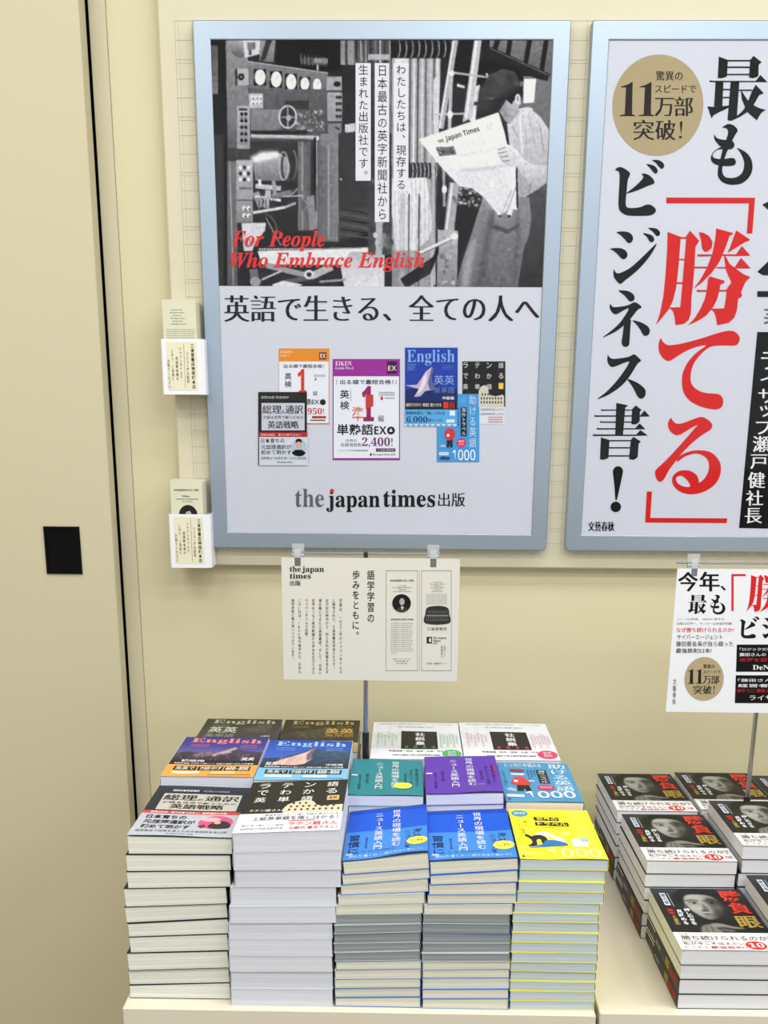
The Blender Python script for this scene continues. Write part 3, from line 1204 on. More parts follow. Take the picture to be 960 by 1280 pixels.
def cov_english(z):
    z.rect(78, 70, 394, 392, (34, 62, 168), 4)
    z.poly([(78, 330), (160, 300), (250, 296), (394, 320), (394, 392), (78, 392)], (24, 40, 104), 5)
    z.poly([(78, 296), (150, 292), (180, 250), (200, 215), (240, 184), (252, 200), (240, 230), (232, 262), (262, 320), (200, 330), (170, 362), (132, 366), (160, 318)], (190, 176, 196), 6)
    z.poly([(240, 184), (252, 200), (240, 230), (238, 262), (262, 320), (226, 322), (214, 280)], (96, 96, 150), 7)
    z.poly([(190, 240), (210, 222), (205, 280), (180, 330), (150, 350)], (226, 214, 224), 7)
    z.text('English', 90, 82, 376, 178, (130, 172, 232), 7, 'sb')
    for a in range(4):
        z.rect(92, 168+a*11, 148-a*6, 172+a*11, (110, 146, 210), 6)
        z.rect(300, 176+a*7, 366, 178+a*7, (90, 126, 200), 6)
    z.text('英英', 252, 236, 374, 292, (146, 176, 232), 7)
    z.text('英単語', 252, 306, 374, 344, (96, 130, 200), 7)
    z.text('中級編', 302, 362, 372, 382, (236, 238, 244), 7, off=.01)
    z.rect(78, 392, 392, 441, (26, 26, 40), 5)
    z.text('英英ですばやく 単語を 覚えつける', 84, 402, 296, 424, (232, 232, 236), 6, off=.004)
    z.rect(308, 396, 338, 434, (206, 50, 40), 6)
    z.rect(344, 398, 376, 434, (150, 34, 34), 6)
    z.rect(76, 441, 388, 542, (88, 168, 224), 5)
    z.text('英語学習の「核」になる', 84, 452, 316, 472, (20, 30, 70), 6, off=.008)
    z.text('6,000', 88, 482, 212, 524, (24, 44, 112), 6, 'sb')
    z.text('語レベル', 216, 494, 304, 514, (24, 44, 112), 6)
    z.rect(346, 448, 378, 478, (226, 230, 240), 6)
    z.rect(326, 500, 376, 520, (206, 224, 240), 6)
    z.rect(76, 528, 386, 541, (206, 222, 240), 6)
    for a in range(9):
        z.rect(88+a*33, 531, 104+a*33, 538, (70, 120, 190), 7)


def cov_latin(z):
    z.rect(422, 152, 680, 424, (30, 28, 30), 2)
    z.rect(422, 424, 676, 530, (216, 218, 228), 2)
    for r, row in enumerate(('ラテン語', 'でわかる', '英単語')):
        for i, ch in enumerate(row):
            z.text(ch, 426+i*71, 160+r*64, 456+i*71, 192+r*64, (226, 226, 222), 3)
    z.rect(640, 282, 668, 318, (230, 196, 70), 3)
    z.poly([(520, 330), (532, 305), (556, 294), (574, 306), (582, 352), (620, 362), (664, 352), (672, 362), (672, 424), (520, 424)], (206, 202, 184), 3)
    for r in range(3):
        for i in range(8-(r == 0)*4):
            z.ell(536+i*17+(r == 0)*6, 350+r*24, 4.5, 8, (44, 42, 40), 4, 10)
    for a in range(2):
        z.text('上級英単語を推しはかる', 526, 434+a*26, 668, 448+a*26, (120, 122, 132), 4)
    for a in range(3):
        z.rect(576, 484+a*14, 664, 490+a*14, (206, 150, 156), 4)


def cov_blue(z):
    z.rect(268, 348, 524, 756, (70, 152, 214), 8 if False else 3)
    z.vtext('助ける英語', 484, 352, 672, 44, (206, 226, 244), 6)
    z.text('1000', 362, 682, 500, 746, (232, 240, 248), 6, 'sr', off=.012)
    z.rect(412, 428, 448, 600, (24, 32, 52), 5)
    z.vtext('海外トラベル', 430, 430, 598, 26, (226, 232, 240), 6)
    z.poly([(322, 560), (348, 552), (372, 560), (380, 585), (366, 625), (330, 625), (312, 590)], (206, 52, 66), 6)
    z.poly([(330, 625), (364, 625), (362, 668), (350, 668), (348, 640), (342, 668), (328, 668)], (26, 26, 36), 7)
    z.ell(336, 596, 9, 9, (232, 220, 214), 7)
    z.ell(415, 640, 28, 28, (214, 44, 90), 6)
    z.text('MP3', 398, 626, 432, 638, (244, 220, 230), 7, 'ss')
    z.text('対応', 400, 642, 430, 656, (244, 220, 230), 7)
    z.rect(282, 696, 340, 716, (200, 216, 236), 6)
    z.poly([(280, 740), (300, 722), (352, 728), (340, 742)], (44, 70, 120), 6)
    z.poly([(284, 664), (300, 650), (322, 656), (322, 668)], (180, 190, 214), 6)
    z.text('とっさに', 398, 366, 442, 400, (150, 196, 232), 6)
    for a in range(7):
        z.rect(396, 432+a*16, 400, 442+a*16, (30, 60, 110), 6)
    z.line = None


small_cover('printed_cover_image', 'orange-headed exam book cover image', cov_orange)
small_cover('printed_cover_image', 'black and grey strategy book cover image', cov_dark)
small_cover('printed_cover_image', 'magenta-headed exam book cover image', cov_purple)
small_cover('printed_cover_image', 'black cover image with an arena ruin', cov_latin, 490)
small_cover('printed_cover_image', 'light blue cover image with figure in red', cov_blue, 490)
small_cover('printed_cover_image', 'blue cover image with mountain peak', cov_english, 490)

# ------------------------------------------------------------------ second poster: big brush-serif headline
t2, surf2, org2 = poster(.2594, .8115, 'blue-grey framed poster with huge red and black lettering and a gold disc', (204, 207, 220))
BK, RD = (20, 20, 22), (206, 34, 34)
HEAVY = {
 'sai': (870, 60, 10.667, 0, [
  [(303, 115), (425, 160), (412, 370), (395, 388), (330, 405), (290, 400)], [(420, 160), (725, 160), (725, 180), (420, 180)], [(412, 247), (720, 247), (720, 267), (412, 267)],
  [(405, 345), (712, 345), (712, 363), (405, 363)], [(765, 105), (875, 190), (835, 225), (830, 370), (805, 390), (750, 405), (705, 390), (722, 160)],
  [(180, 428), (205, 437), (795, 440), (858, 360), (950, 455), (182, 455)], [(260, 450), (365, 450), (350, 780), (240, 780)],
  [(360, 545), (460, 545), (460, 563), (360, 563)], [(355, 652), (455, 652), (455, 670), (355, 670)], [(462, 445), (578, 445), (545, 905), (535, 940), (480, 970), (430, 968), (420, 950)],
  [(150, 780), (240, 785), (350, 775), (440, 768), (440, 795), (300, 860), (230, 900), (208, 940)], [(570, 555), (745, 555), (745, 573), (570, 573)],
  [(795, 490), (900, 600), (890, 612), (845, 625), (770, 755), (690, 850), (600, 910), (530, 945), (545, 905), (620, 840), (680, 745), (745, 575)],
  [(597, 575), (612, 580), (690, 700), (770, 765), (850, 805), (930, 825), (865, 870), (810, 965), (690, 860), (645, 770), (610, 680)]]),
 'mo': (870, 140, 10.667, 1, [
  [(350, 208), (395, 172), (440, 160), (505, 182), (555, 243), (520, 310), (480, 385), (425, 500), (385, 610), (355, 720), (350, 790), (365, 840), (400, 870), (450, 880), (520, 875), (580, 845), (620, 800), (640, 730), (638, 660), (610, 580), (575, 520), (545, 482), (600, 500), (680, 550), (730, 620), (752, 700), (748, 780), (720, 850), (670, 910), (600, 955), (520, 970), (440, 968), (370, 945), (320, 905), (292, 850), (290, 770), (305, 700), (330, 600), (355, 500), (400, 370), (425, 290), (420, 240), (395, 215)],
  [(240, 300), (270, 340), (330, 365), (400, 375), (480, 385), (512, 435), (490, 485), (430, 500), (340, 470), (285, 420), (245, 360)],
  [(345, 465), (280, 495), (225, 540), (198, 600), (205, 650), (240, 690), (310, 715), (400, 722), (470, 720), (515, 705), (532, 670), (518, 630), (480, 612), (430, 618), (380, 628), (310, 628), (250, 615), (222, 590), (225, 560), (260, 520), (310, 500), (360, 495)]]),
 'bi': (755, 190, 10.667, 1, [
  [(148, 240), (175, 212), (215, 200), (270, 220), (330, 262), (348, 290), (335, 330), (318, 370), (308, 450), (300, 540), (290, 640), (292, 710), (315, 740), (380, 748), (470, 738), (520, 720), (560, 703), (610, 702), (650, 722), (685, 755), (690, 790), (660, 828), (600, 848), (480, 852), (350, 850), (280, 835), (220, 795), (195, 740), (192, 640), (200, 500), (207, 380), (205, 290), (185, 255)],
  [(500, 292), (545, 288), (600, 310), (650, 355), (672, 405), (655, 428), (580, 455), (450, 510), (360, 540), (298, 550), (380, 485), (450, 425), (510, 360), (522, 325)],
  [(565, 163), (620, 168), (670, 185), (705, 220), (715, 260), (700, 285), (675, 285), (645, 255), (605, 205)],
  [(640, 110), (700, 105), (750, 118), (790, 150), (803, 185), (785, 220), (760, 222), (730, 195), (690, 145)]]),
 'ji': (755, 270, 10.667, 1, [
  [(165, 218), (220, 207), (290, 208), (350, 230), (385, 280), (380, 330), (345, 362), (310, 352), (275, 310), (220, 255)],
  [(80, 440), (140, 427), (220, 430), (280, 455), (312, 505), (300, 555), (260, 577), (225, 560), (180, 510), (120, 460)],
  [(590, 163), (640, 158), (700, 170), (740, 205), (745, 245), (720, 268), (690, 258), (650, 210)],
  [(520, 232), (570, 235), (630, 255), (665, 290), (665, 330), (635, 350), (605, 335), (575, 285)],
  [(130, 710), (150, 745), (185, 765), (250, 745), (350, 690), (450, 605), (550, 510), (640, 420), (703, 365), (670, 440), (600, 550), (500, 670), (400, 765), (290, 850), (222, 905), (175, 875), (135, 820), (125, 770)]]),
 'ne': (745, 355, 10.667, 1, [
  [(300, 90), (360, 85), (430, 95), (490, 130), (515, 180), (500, 220), (465, 233), (430, 215), (380, 155)],
  [(195, 262), (210, 295), (250, 308), (340, 300), (430, 280), (480, 255), (515, 243), (560, 262), (608, 305), (590, 325), (555, 345), (510, 400), (450, 475), (350, 570), (250, 640), (90, 713), (200, 625), (300, 535), (380, 430), (435, 330), (380, 345), (310, 385), (260, 405), (215, 380), (185, 330), (182, 290)],
  [(400, 480), (465, 480), (460, 540), (455, 640), (448, 740), (440, 810), (400, 840), (355, 820), (340, 770), (355, 680), (370, 560)],
  [(485, 487), (550, 495), (620, 520), (690, 565), (718, 620), (700, 675), (660, 692), (625, 675), (590, 610), (540, 540)]]),
 'su': (735, 430, 10.667, 1, [
  [(268, 145), (290, 180), (340, 198), (430, 190), (520, 175), (575, 155), (610, 137), (650, 160), (705, 215), (690, 240), (660, 262), (600, 360), (530, 465), (430, 570), (300, 660), (210, 705), (122, 733), (230, 650), (340, 540), (430, 430), (500, 330), (548, 238), (470, 255), (400, 285), (325, 307), (285, 285), (258, 230), (258, 180)],
  [(525, 470), (590, 485), (680, 530), (750, 590), (770, 640), (755, 700), (710, 730), (665, 705), (630, 640), (580, 550)]]),
 'sho': (730, 490, 10.667, 0, [
  [(430, 145), (580, 175), (578, 192), (550, 205), (520, 570), (415, 570)], [(225, 228), (240, 234), (650, 234), (650, 246), (228, 250)], [(137, 303), (155, 311), (745, 311), (745, 326), (140, 330)],
  [(745, 318), (805, 245), (878, 325), (745, 328)], [(215, 385), (235, 393), (640, 393), (640, 407), (218, 410)], [(170, 472), (190, 482), (690, 482), (690, 497), (173, 500)],
  [(680, 485), (740, 418), (820, 495), (680, 497)], [(115, 565), (700, 568), (700, 584), (118, 586)], [(690, 572), (752, 508), (852, 580), (690, 584)],
  [(690, 178), (770, 240), (745, 260), (742, 390), (700, 430), (640, 432), (630, 420), (640, 230)], [(225, 605), (340, 640), (325, 880), (260, 905), (212, 898)],
  [(335, 640), (625, 640), (625, 657), (335, 657)], [(330, 735), (615, 735), (615, 752), (330, 752)], [(325, 843), (605, 843), (605, 860), (325, 860)],
  [(660, 597), (758, 660), (728, 690), (715, 870), (660, 905), (600, 895), (622, 640)]]),
 'ex': (730, 570, 10.667, 1, [
  [(455, 135), (500, 155), (520, 200), (508, 270), (480, 400), (440, 575), (418, 575), (405, 400), (390, 260), (385, 200), (408, 155)],
  [(423+70*math.cos(t*PI/8), 678+70*math.sin(t*PI/8)) for t in range(16)]]),
 'katsu': (815, 275, 7.111, 0, [
  [(138, 105), (255, 150), (248, 250), (235, 420), (215, 600), (185, 720), (145, 800), (35, 935), (70, 830), (100, 680), (120, 480), (135, 250)],
  [(245, 152), (320, 152), (320, 168), (245, 168)], [(235, 345), (298, 345), (298, 358), (235, 358)], [(215, 553), (278, 553), (278, 568), (215, 568)],
  [(338, 95), (420, 185), (385, 240), (378, 400), (365, 560), (350, 700), (345, 830), (325, 890), (280, 925), (208, 935), (200, 860), (185, 810), (150, 778), (250, 775), (258, 700), (270, 560), (285, 380), (305, 140)],
  [(415, 108), (460, 115), (510, 145), (538, 195), (530, 250), (495, 280), (465, 282), (445, 255), (435, 180)],
  [(570, 75), (720, 115), (715, 130), (690, 140), (655, 240), (600, 370), (530, 470), (450, 550), (365, 615), (430, 530), (490, 420), (535, 300), (560, 180)],
  [(402, 300), (415, 306), (540, 306), (540, 321), (405, 324)], [(625, 305), (760, 305), (760, 320), (625, 320)], [(745, 308), (798, 230), (875, 318), (745, 320)],
  [(370, 415), (495, 415), (495, 430), (370, 430)], [(570, 418), (745, 418), (745, 430), (570, 430)], [(735, 420), (790, 335), (878, 430), (735, 431)],
  [(748, 92), (868, 172), (862, 185), (830, 195), (670, 292), (690, 250)],
  [(640, 320), (655, 325), (690, 390), (740, 430), (810, 480), (875, 507), (830, 550), (800, 620), (790, 650), (803, 668), (790, 688), (765, 700), (755, 800), (730, 870), (680, 915), (578, 935), (570, 870), (552, 820), (520, 790), (640, 785), (655, 700), (665, 610), (705, 555), (680, 500), (655, 440)],
  [(512, 500), (645, 540), (640, 560), (608, 575), (600, 620), (580, 700), (540, 780), (480, 850), (400, 900), (318, 938), (380, 870), (430, 790), (470, 700), (490, 600), (495, 530)],
  [(397, 617), (410, 622), (492, 622), (492, 636), (400, 640)], [(598, 621), (672, 621), (672, 636), (598, 636)]]),
 'te': (810, 390, 8, 1, [
  [(130, 262), (150, 300), (200, 330), (280, 325), (400, 300), (560, 255), (700, 210), (810, 187), (870, 200), (910, 240), (915, 285), (880, 332), (800, 335), (700, 335), (620, 350), (550, 400), (480, 480), (440, 560), (425, 650), (435, 715), (480, 770), (560, 805), (640, 815), (700, 820), (740, 850), (752, 900), (735, 950), (680, 975), (600, 965), (500, 935), (410, 880), (355, 800), (338, 700), (350, 600), (400, 500), (480, 410), (580, 335), (480, 350), (380, 390), (280, 450), (215, 490), (160, 470), (115, 410), (105, 350), (110, 300)]]),
 'ru': (800, 500, 8, 1, [
  [(308, 178), (330, 210), (370, 237), (430, 230), (510, 200), (600, 170), (650, 180), (705, 220), (722, 260), (700, 300), (620, 350), (520, 430), (440, 510), (385, 570), (350, 620), (290, 700), (240, 790), (200, 818), (165, 790), (150, 730), (165, 690), (220, 640), (300, 560), (400, 450), (480, 360), (540, 290), (575, 250), (510, 280), (440, 325), (375, 353), (320, 330), (285, 280), (280, 230)],
  [(375, 575), (450, 530), (540, 505), (640, 505), (720, 530), (780, 590), (808, 660), (800, 750), (760, 830), (690, 890), (600, 930), (500, 942), (410, 920), (345, 870), (320, 810), (330, 760), (370, 720), (430, 702), (500, 708), (560, 745), (585, 790), (590, 825), (640, 790), (680, 720), (690, 650), (670, 590), (620, 550), (550, 535), (460, 560), (400, 600), (372, 618)]]),
}
RU_HOLE = [(360, 790), (375, 765), (420, 760), (470, 800), (503, 862), (440, 865), (380, 835)]


def heavy(p, key, c, lay=2, box=None):
    """a traced brush-serif character: at its own place, or refitted into box=(x0,y0,x1,y1)"""
    ox, oy, s, sm, polys = HEAVY[key]
    allp = [(ox+x/s, oy+y/s) for q in polys for (x, y) in q]
    if box:
        ax, ay = min(a[0] for a in allp), min(a[1] for a in allp)
        bx, by = max(a[0] for a in allp), max(a[1] for a in allp)
        fx, fy = (box[2]-box[0])/(bx-ax), (box[3]-box[1])/(by-ay)
        tr = lambda x, y: (box[0]+(ox+x/s-ax)*fx, box[1]+(oy+y/s-ay)*fy)
    else:
        tr = lambda x, y: (ox+x/s, oy+y/s)
    for i, q in enumerate(polys):
        pts = [tr(*a) for a in q]
        if sm:
            pts = smooth_loop(pts, 4)
        holes = ()
        if key == 'ru' and i == 1:
            holes = (smooth_loop([tr(*a) for a in RU_HOLE], 4),)
        p.poly(pts, c, lay, holes)


for k, nm in (('sai', BK), ('mo', BK), ('bi', BK), ('ji', BK), ('ne', BK), ('su', BK), ('sho', BK), ('ex', BK), ('katsu', RD), ('te', RD), ('ru', RD)):
    p = Print(surf2, .5, .12)
    heavy(p, k, nm)
    p.build('headline_character', t2)
for pts in ([(832.8, 246.9), (943.8, 247.2), (940.3, 291.9), (933.3, 291.9), (936.1, 254.2), (832.8, 254.2)],
            [(808.5, 614.4), (815, 614.4), (812.8, 647.3), (909, 647.9), (908.5, 653.8), (806.3, 653.1)]):
    p = Print(surf2, .5, .12)
    p.poly(pts, RD, 2)
    p.build('red_quote_mark', t2)
# the column at the right edge of the photograph goes on across the sheet
p = Print(surf2, .5, .12)
p.text('今', 955, 225, 1050, 302, BK, 2, off=.004, smear=.06)
p.text('年', 949, 308, 1048, 392, BK, 2, off=.004, smear=.06)
p.text('、', 1000, 180, 1020, 205, BK, 2)
p.text('著', 955, 384, 982, 412, (100, 76, 60), 2, off=-.004, smear=.04)
p.build('side_writing', t2)
p = Print(surf2, .5, .12)
p.poly([(946.5, 415), (1006, 415), (980, 661), (923.7, 660)], (14, 14, 15), 2)
cells = (('ラ', 962, 440, 462), ('イ', 961, 465, 483), ('サ', 958.5, 486, 504), ('ッ', 958, 507, 521), ('プ', 955.5, 524, 543), ('瀬', 951.5, 545, 565), ('戸', 948.5, 568, 586), ('健', 945.5, 590, 610), ('社', 943, 613, 632), ('長', 941.5, 635, 654))
for ch, cx, y0, y1 in cells:
    w = 16 if ch == 'ッ' else 20.5
    p.text(ch, cx-w/2, y0, cx+w/2, y1, (232, 232, 236), 3, off=-.004, smear=.05)
p.build('black_name_panel', t2)
p = Print(surf2, .5, .12)
p.text('文藝春秋', 735.5, 652, 767.5, 664, BK, 2, off=-.01, smear=.08)
p.build('publisher_name', t2)
GOLD = (172, 156, 122)


def disc(p, z, r, ink=(38, 30, 28), lay=2):
    """gold disc; z maps enlarged measuring coordinates of the big disc"""
    z.p.poly([z.q(478+405*math.cos(t*PI/24)*(1-.0*math.sin(t*PI/24))-12*math.sin(t*PI/24), 508+450*math.sin(t*PI/24)) for t in range(48)], GOLD, lay)
    z.text('驚異の', 462, 206, 698, 290, ink, lay+1, off=-.006, smear=.04)
    z.text('スピードで', 455, 330, 815, 398, ink, lay+1, off=-.006, smear=.04)
    for dx in (0, 168):
        z.poly([(150+dx, 343), (205+dx, 328), (254+dx, 300), (248+dx, 590), (276+dx, 599), (276+dx, 606), (138+dx, 606), (138+dx, 599), (184+dx, 590), (195+dx, 352), (150+dx, 350)], ink, lay+1)
    z.text('万', 455, 445, 618, 606, ink, lay+1, off=-.010, smear=.06)
    z.text('部', 628, 435, 785, 606, ink, lay+1, off=-.010, smear=.06)
    z.text('突', 265, 640, 440, 818, ink, lay+1, off=-.010, smear=.06)
    z.text('破', 460, 640, 630, 818, ink, lay+1, off=-.010, smear=.06)
    z.poly([(672, 665), (685, 648), (698, 665), (684, 775)], ink, lay+1)
    z.ell(678, 793, 13, 12, ink, lay+1)


p = Print(surf2, .5, .12)
disc(p, ZP(p, 755, 60, 7.111), 0)
p.build('gold_disc', t2)

# ------------------------------------------------------------------ bookmark holders on the board edge
HW = (236, 236, 242)


def holder(cx, z0, z1, label, cards_label, head):
    yb, yf = BY-.001, 1.853
    t = empty('card_holder', (cx, yb, z0), label, 'card holder', 'white bookmark holders beside the poster')
    w, h, d = .067, z1-z0, yb-yf
    b = MB()
    # open tray: front, two sides, back, base; sides chamfered towards the front
    th = .0016
    prof = [(-w/2, 0), (w/2, 0), (w/2, -d+.006), (w/2-.006, -d), (-w/2+.002, -d), (-w/2, -d+.002)]
    pin = [(-w/2+th, -th), (w/2-th, -th), (w/2-th, -d+.0065), (w/2-.0065, -d+th), (-w/2+.003, -d+th), (-w/2+th, -d+.003)]
    n = 6
    vs = [(x, y, 0) for x, y in prof]+[(x, y, h) for x, y in prof]+[(x, y, h) for x, y in pin]+[(x, y, th) for x, y in pin]
    fs = []
    for k in range(3):
        for i in range(n):
            fs.append((k*n+i, k*n+(i+1) % n, (k+1)*n+(i+1) % n, (k+1)*n+i))
    fs += [tuple(range(n)), tuple(range(3*n, 4*n))]
    b.add(vs, fs)
    b.build('pocket', mat(HW, .35, 0, .5), t)
    # taped label
    sf = lambda u, v, hh: (-w/2+.0085+u*.0475, -d-.0003-hh, h-.0045-v*(h-.011))
    p = Print(sf, .5, .3)
    p.rect(0, 0, 1, 1, (228, 222, 196), 0)
    p.vtext('三省堂書店神保町本店', .86, .03, .97, .12, INK, 1, off=.012)
    p.vtext('リニューアル記念', .68, .2, .85, .1, INK, 1, off=.006)
    p.rect(.575, .03, .585, .95, (90, 84, 70), 1)
    p.vtext('ジャパンタイムズ', .46, .1, .75, .09, INK, 1)
    p.vtext('英語教本展の', .33, .3, .8, .09, INK, 1)
    p.vtext('しおり、ご自由に', .19, .14, .8, .09, INK, 1)
    p.vtext('お取りください', .06, .35, .97, .09, INK, 1)
    p.build('paper_label', t, 'cream paper label with vertical writing')
    # the bookmarks inside: each one a card of its own
    ncard, depth = 10, d-.008
    cw, chh = .052, .1375
    for k in range(ncard):
        y = yb-.005-depth*k/(ncard-1)*.93
        front = k == ncard-1
        nm = 'front bookmark ' if front else 'bookmark '
        o = MB().box(-cw/2, cw/2, 0, .0014 if front else .0022, 0, chh-.0016*((k*7) % 3)*.5).build('bookmark', mat((214, 212, 188), .6))
        o.location = (cx-.0035+.0006*((k*5) % 3), y, z0+.0022)
        tag(o, (cards_label if front else 'cream bookmark standing behind the front one in the ' + head + ' holder'), 'bookmark', 'bookmarks in the ' + head + ' holder')
        if front:
            s2 = lambda u, v, hh: (-cw/2+u*cw, -.0001-hh, chh-v*chh)
            p = Print(s2, .5, .3)
            if head == 'lower':
                p.text('SANSEIDO CO., LTD.', .12, .1, .9, .125, INK, 1, 'sb', off=.01)
                p.text('Publishers', .36, .17, .6, .19, (70, 70, 66), 1, 'sb')
                p.text('Importers of Foreign Books', .18, .205, .86, .225, (70, 70, 66), 1, 'sb')
                p.text('and Stationery', .36, .235, .7, .25, (70, 70, 66), 1, 'sb')
                p.ell(.53, .40, .29, .118, (24, 23, 22), 1)
                p.ell(.54, .385, .09, .05, (176, 172, 160), 2, 16)
                p.poly([(.34, .49), (.46, .44), (.62, .44), (.76, .49), (.66, .52), (.42, .52)], (60, 58, 54), 2)
                p.poly([(.48, .44), (.6, .44), (.55, .51), (.52, .51)], (206, 204, 190), 3)
                p.poly([(.44, .365), (.46, .33), (.54, .325), (.63, .34), (.63, .375), (.58, .35)], (14, 14, 14), 3)
            else:
                for k2, (a, b2) in enumerate(((.28, .6), (.22, .66), (.3, .56), (.24, .68), (.3, .6), (.26, .7))):
                    p.text('the japan times', a, .1+k2*.03, b2, .114+k2*.03, (90, 88, 74), 1, 'sb')
                for k2 in range(6):
                    p.text('from our library of words and books', .1, .31+k2*.022, .93, .322+k2*.022, (110, 108, 90), 1, 'sb')
                p.poly(smooth_loop([(.12, .52), (.14, .46), (.25, .44), (.5, .43), (.8, .44), (.92, .46), (.95, .52)], 3), (150, 150, 138), 1)
                p.poly([(.2, .5), (.22, .475), (.5, .455), (.82, .47), (.86, .5)], (50, 50, 46), 2)
            p.build('printing', o)
    return t


HX1 = (-.3865-.3195)/2
holder(-.3530, 1.6065, 1.6890, 'white plastic pocket of bookmarks left of poster, upper one', 'front cream bookmark with arched grey picture in the upper holder', 'upper')
holder(-.3540, 1.3350, 1.4215, 'white plastic pocket of bookmarks at poster corner, lower one', 'front cream bookmark with round black portrait in the lower holder', 'lower')


# ------------------------------------------------------------------ clip stands and the two sign cards
STEEL = mat((176, 178, 186), .22, 1.0, .5, key='steel')
CLEAR = clip_mat()


def clip(t, x, y, ztop, w=.0165, h=.033):
    """clear sign clip: finger plate, body block, jaw, little white insert"""
    b = MB()
    b.prism([(y-.001, ztop), (y+.0025, ztop), (y+.004, ztop-.016), (y+.001, ztop-.020)], 0, x-w*.52, x+w*.52)
    b.box(x-w/2, x+w/2, y-.002, y+.007, ztop-.024, ztop-.013, .0012)
    b.prism([(y-.006, ztop-.022), (y+.003, ztop-.020), (y+.003, ztop-h), (y-.0035, ztop-h), (y-.0072, ztop-.030)], 0, x-w*.42, x+w*.42)
    b.box(x-w*.3, x+w*.3, y-.009, y-.0065, ztop-.031, ztop-.006, .0006)
    o = b.build('clip', CLEAR, t)
    o['label'] = 'clear plastic sign clip'
    i = MB().box(x-w*.24, x+w*.24, y-.0080, y-.0073, ztop-.030, ztop-.021, .0003).build('insert', mat((246, 248, 250), .3), o)
    r = MB().tube((x-w*.5, y-.001, ztop-.0155), (x+w*.5, y-.001, ztop-.0155), .0016, 10).build('hinge_pin', mat((200, 205, 208), .3), o)


SHZ = .878


def stand(px, y, zbar, x0, x1, clips, label, low=0):
    t = empty('sign_stand', (px, y, SHZ+.0006), label, 'sign stand', 'steel clip stands holding the sign cards')
    o = Vector(t.location)
    R = lambda a: tuple(Vector(a)-o)
    MB().tube(R((px, y, SHZ+.0026)), R((px, y, zbar-.009)), .0035, 16).build('pole', STEEL, t, smooth=False)
    MB().tube(R((px, y, SHZ+.0006)), R((px, y, SHZ+.003)), .0085, 20).build('foot', mat((20, 20, 22), .4), t)
    MB().tube(R((px, y, SHZ+.003)), R((px, y, SHZ+.245+low)), .0052, 16).build('sleeve', mat((24, 24, 27), .35), t)['label'] = 'black lower sleeve'
    MB().tube(R((x0, y-.004, zbar)), R((x1, y-.004, zbar)), .0016, 10).build('crossbar', STEEL, t)
    MB().box(px-.003-o.x, px+.003-o.x, -.0075, .002, zbar-.006-o.z, zbar+.002-o.z, .0005).build('joint', mat((40, 40, 44), .4), t)
    for cx in clips:
        clip(t, cx-o.x, y-.004-o.y, zbar+.0125-o.z)
    return t


def card(x0, x1, z0, z1, y, label, paper, group='sign cards on stands'):
    o = MB().box(0, x1-x0, 0, .0006, 0, z1-z0).build('sign_card', mat(paper, .35, 0, .4))
    o.location = (x0, y, z0)
    tag(o, label, 'sign', group)

    def surf(u, v, h):
        q = unp(u, v, 1, y)
        return (q[0]-x0, -h, q[2]-z0)
    return o, surf


S1Y = 1.617
stand(-.0592, 1.630, 1.3905, -.1665, .0475, [-.1562, .0372], 'steel stand with two clear clips behind the cream sign')
sg, sfc = card(-.1795, .0752, 1.2062, 1.3848, S1Y, 'cream clip-stand sign with vertical writing and two narrow panels', (217, 213, 203))
p = Print(sfc, .5, .15)
z = ZP(p, 340, 660, 3.692)
z.text('the', 82, 176, 133, 202, INK, 1, 'sb', off=.008)
z.text('japan', 137, 176, 240, 210, INK, 1, 'sb', off=.008)
z.text('times', 82, 208, 180, 234, INK, 1, 'sb', off=.008)
z.text('出版', 83, 242, 132, 266, INK, 1, off=-.004, smear=.05)
p.build('publisher_name', sg)
p = Print(sfc, .5, .15)
z = ZP(p, 340, 660, 3.692)
z.vtext('語学学習の', 456, 192, 440, 36, INK, 1, off=.01)
z.vtext('歩みをともに。', 388, 192, 518, 36, INK, 1, off=.01, cx1=386)
p.build('title_writing', sg)
p = Print(sfc, .5, .15)
cols = ('写真は、一九三二年のジャパンタイムズ', 'に掲載された、三省堂書店本店ビルです。', '近代化の時代から、知と文化の発展を支える', '場を築いてきた三省堂書店。そして、日本と', '世界をつなぐ英字新聞から歩みを広げてきた', 'ジャパンタイムズ出版。', 'この2社は、1800年代後半から、日本の', '語学学習に寄り添いつづけています。')
ends = (672, 655, 672, 678, 676, 512, 672, 612)
for k, (s_, e_) in enumerate(zip(cols, ends)):
    z = ZP(p, 340, 660, 3.692)
    z.vtext(s_, 317-k*31.5, 326, e_, 14.5, (52, 50, 52), 1, off=.004)
p.build('body_writing', sg)
p = Print(sfc, .5, .15)
z = ZP(p, 340, 660, 3.692)
for (a, b2) in ((526, 672), (690, 828)):
    z.rect(a, 196, b2, 198, (120, 118, 110), 1)
    z.rect(a, 657, b2, 659, (120, 118, 110), 1)
    z.rect(a, 196, a+1.5, 659, (120, 118, 110), 1)
    z.rect(b2-1.5, 196, b2, 659, (120, 118, 110), 1)
z.rect(680, 196, 682, 659, (176, 172, 160), 1)
z.text('SANSEIDO CO., LTD.', 546, 238, 655, 248, INK, 2, 'sb', off=.01)
for k, (a, b2) in enumerate(((582, 618), (556, 644), (584, 618), (560, 642))):
    z.text('Foreign Books', a, 264+k*8.5, b2, 269+k*8.5, (70, 68, 66), 2, 'sb')
z.ell(598, 347, 43, 42, (28, 27, 28), 2, 30)
z.ell(600, 340, 12, 17, (170, 166, 158), 3, 14)
z.poly([(572, 376), (588, 364), (612, 364), (628, 376), (614, 386), (584, 386)], (60, 58, 58), 3)
z.poly([(594, 362), (608, 362), (601, 380)], (206, 204, 196), 4)
z.text('SANSEIDO BOOK STORE', 548, 418, 654, 425, INK, 2, 'sb', off=.01)
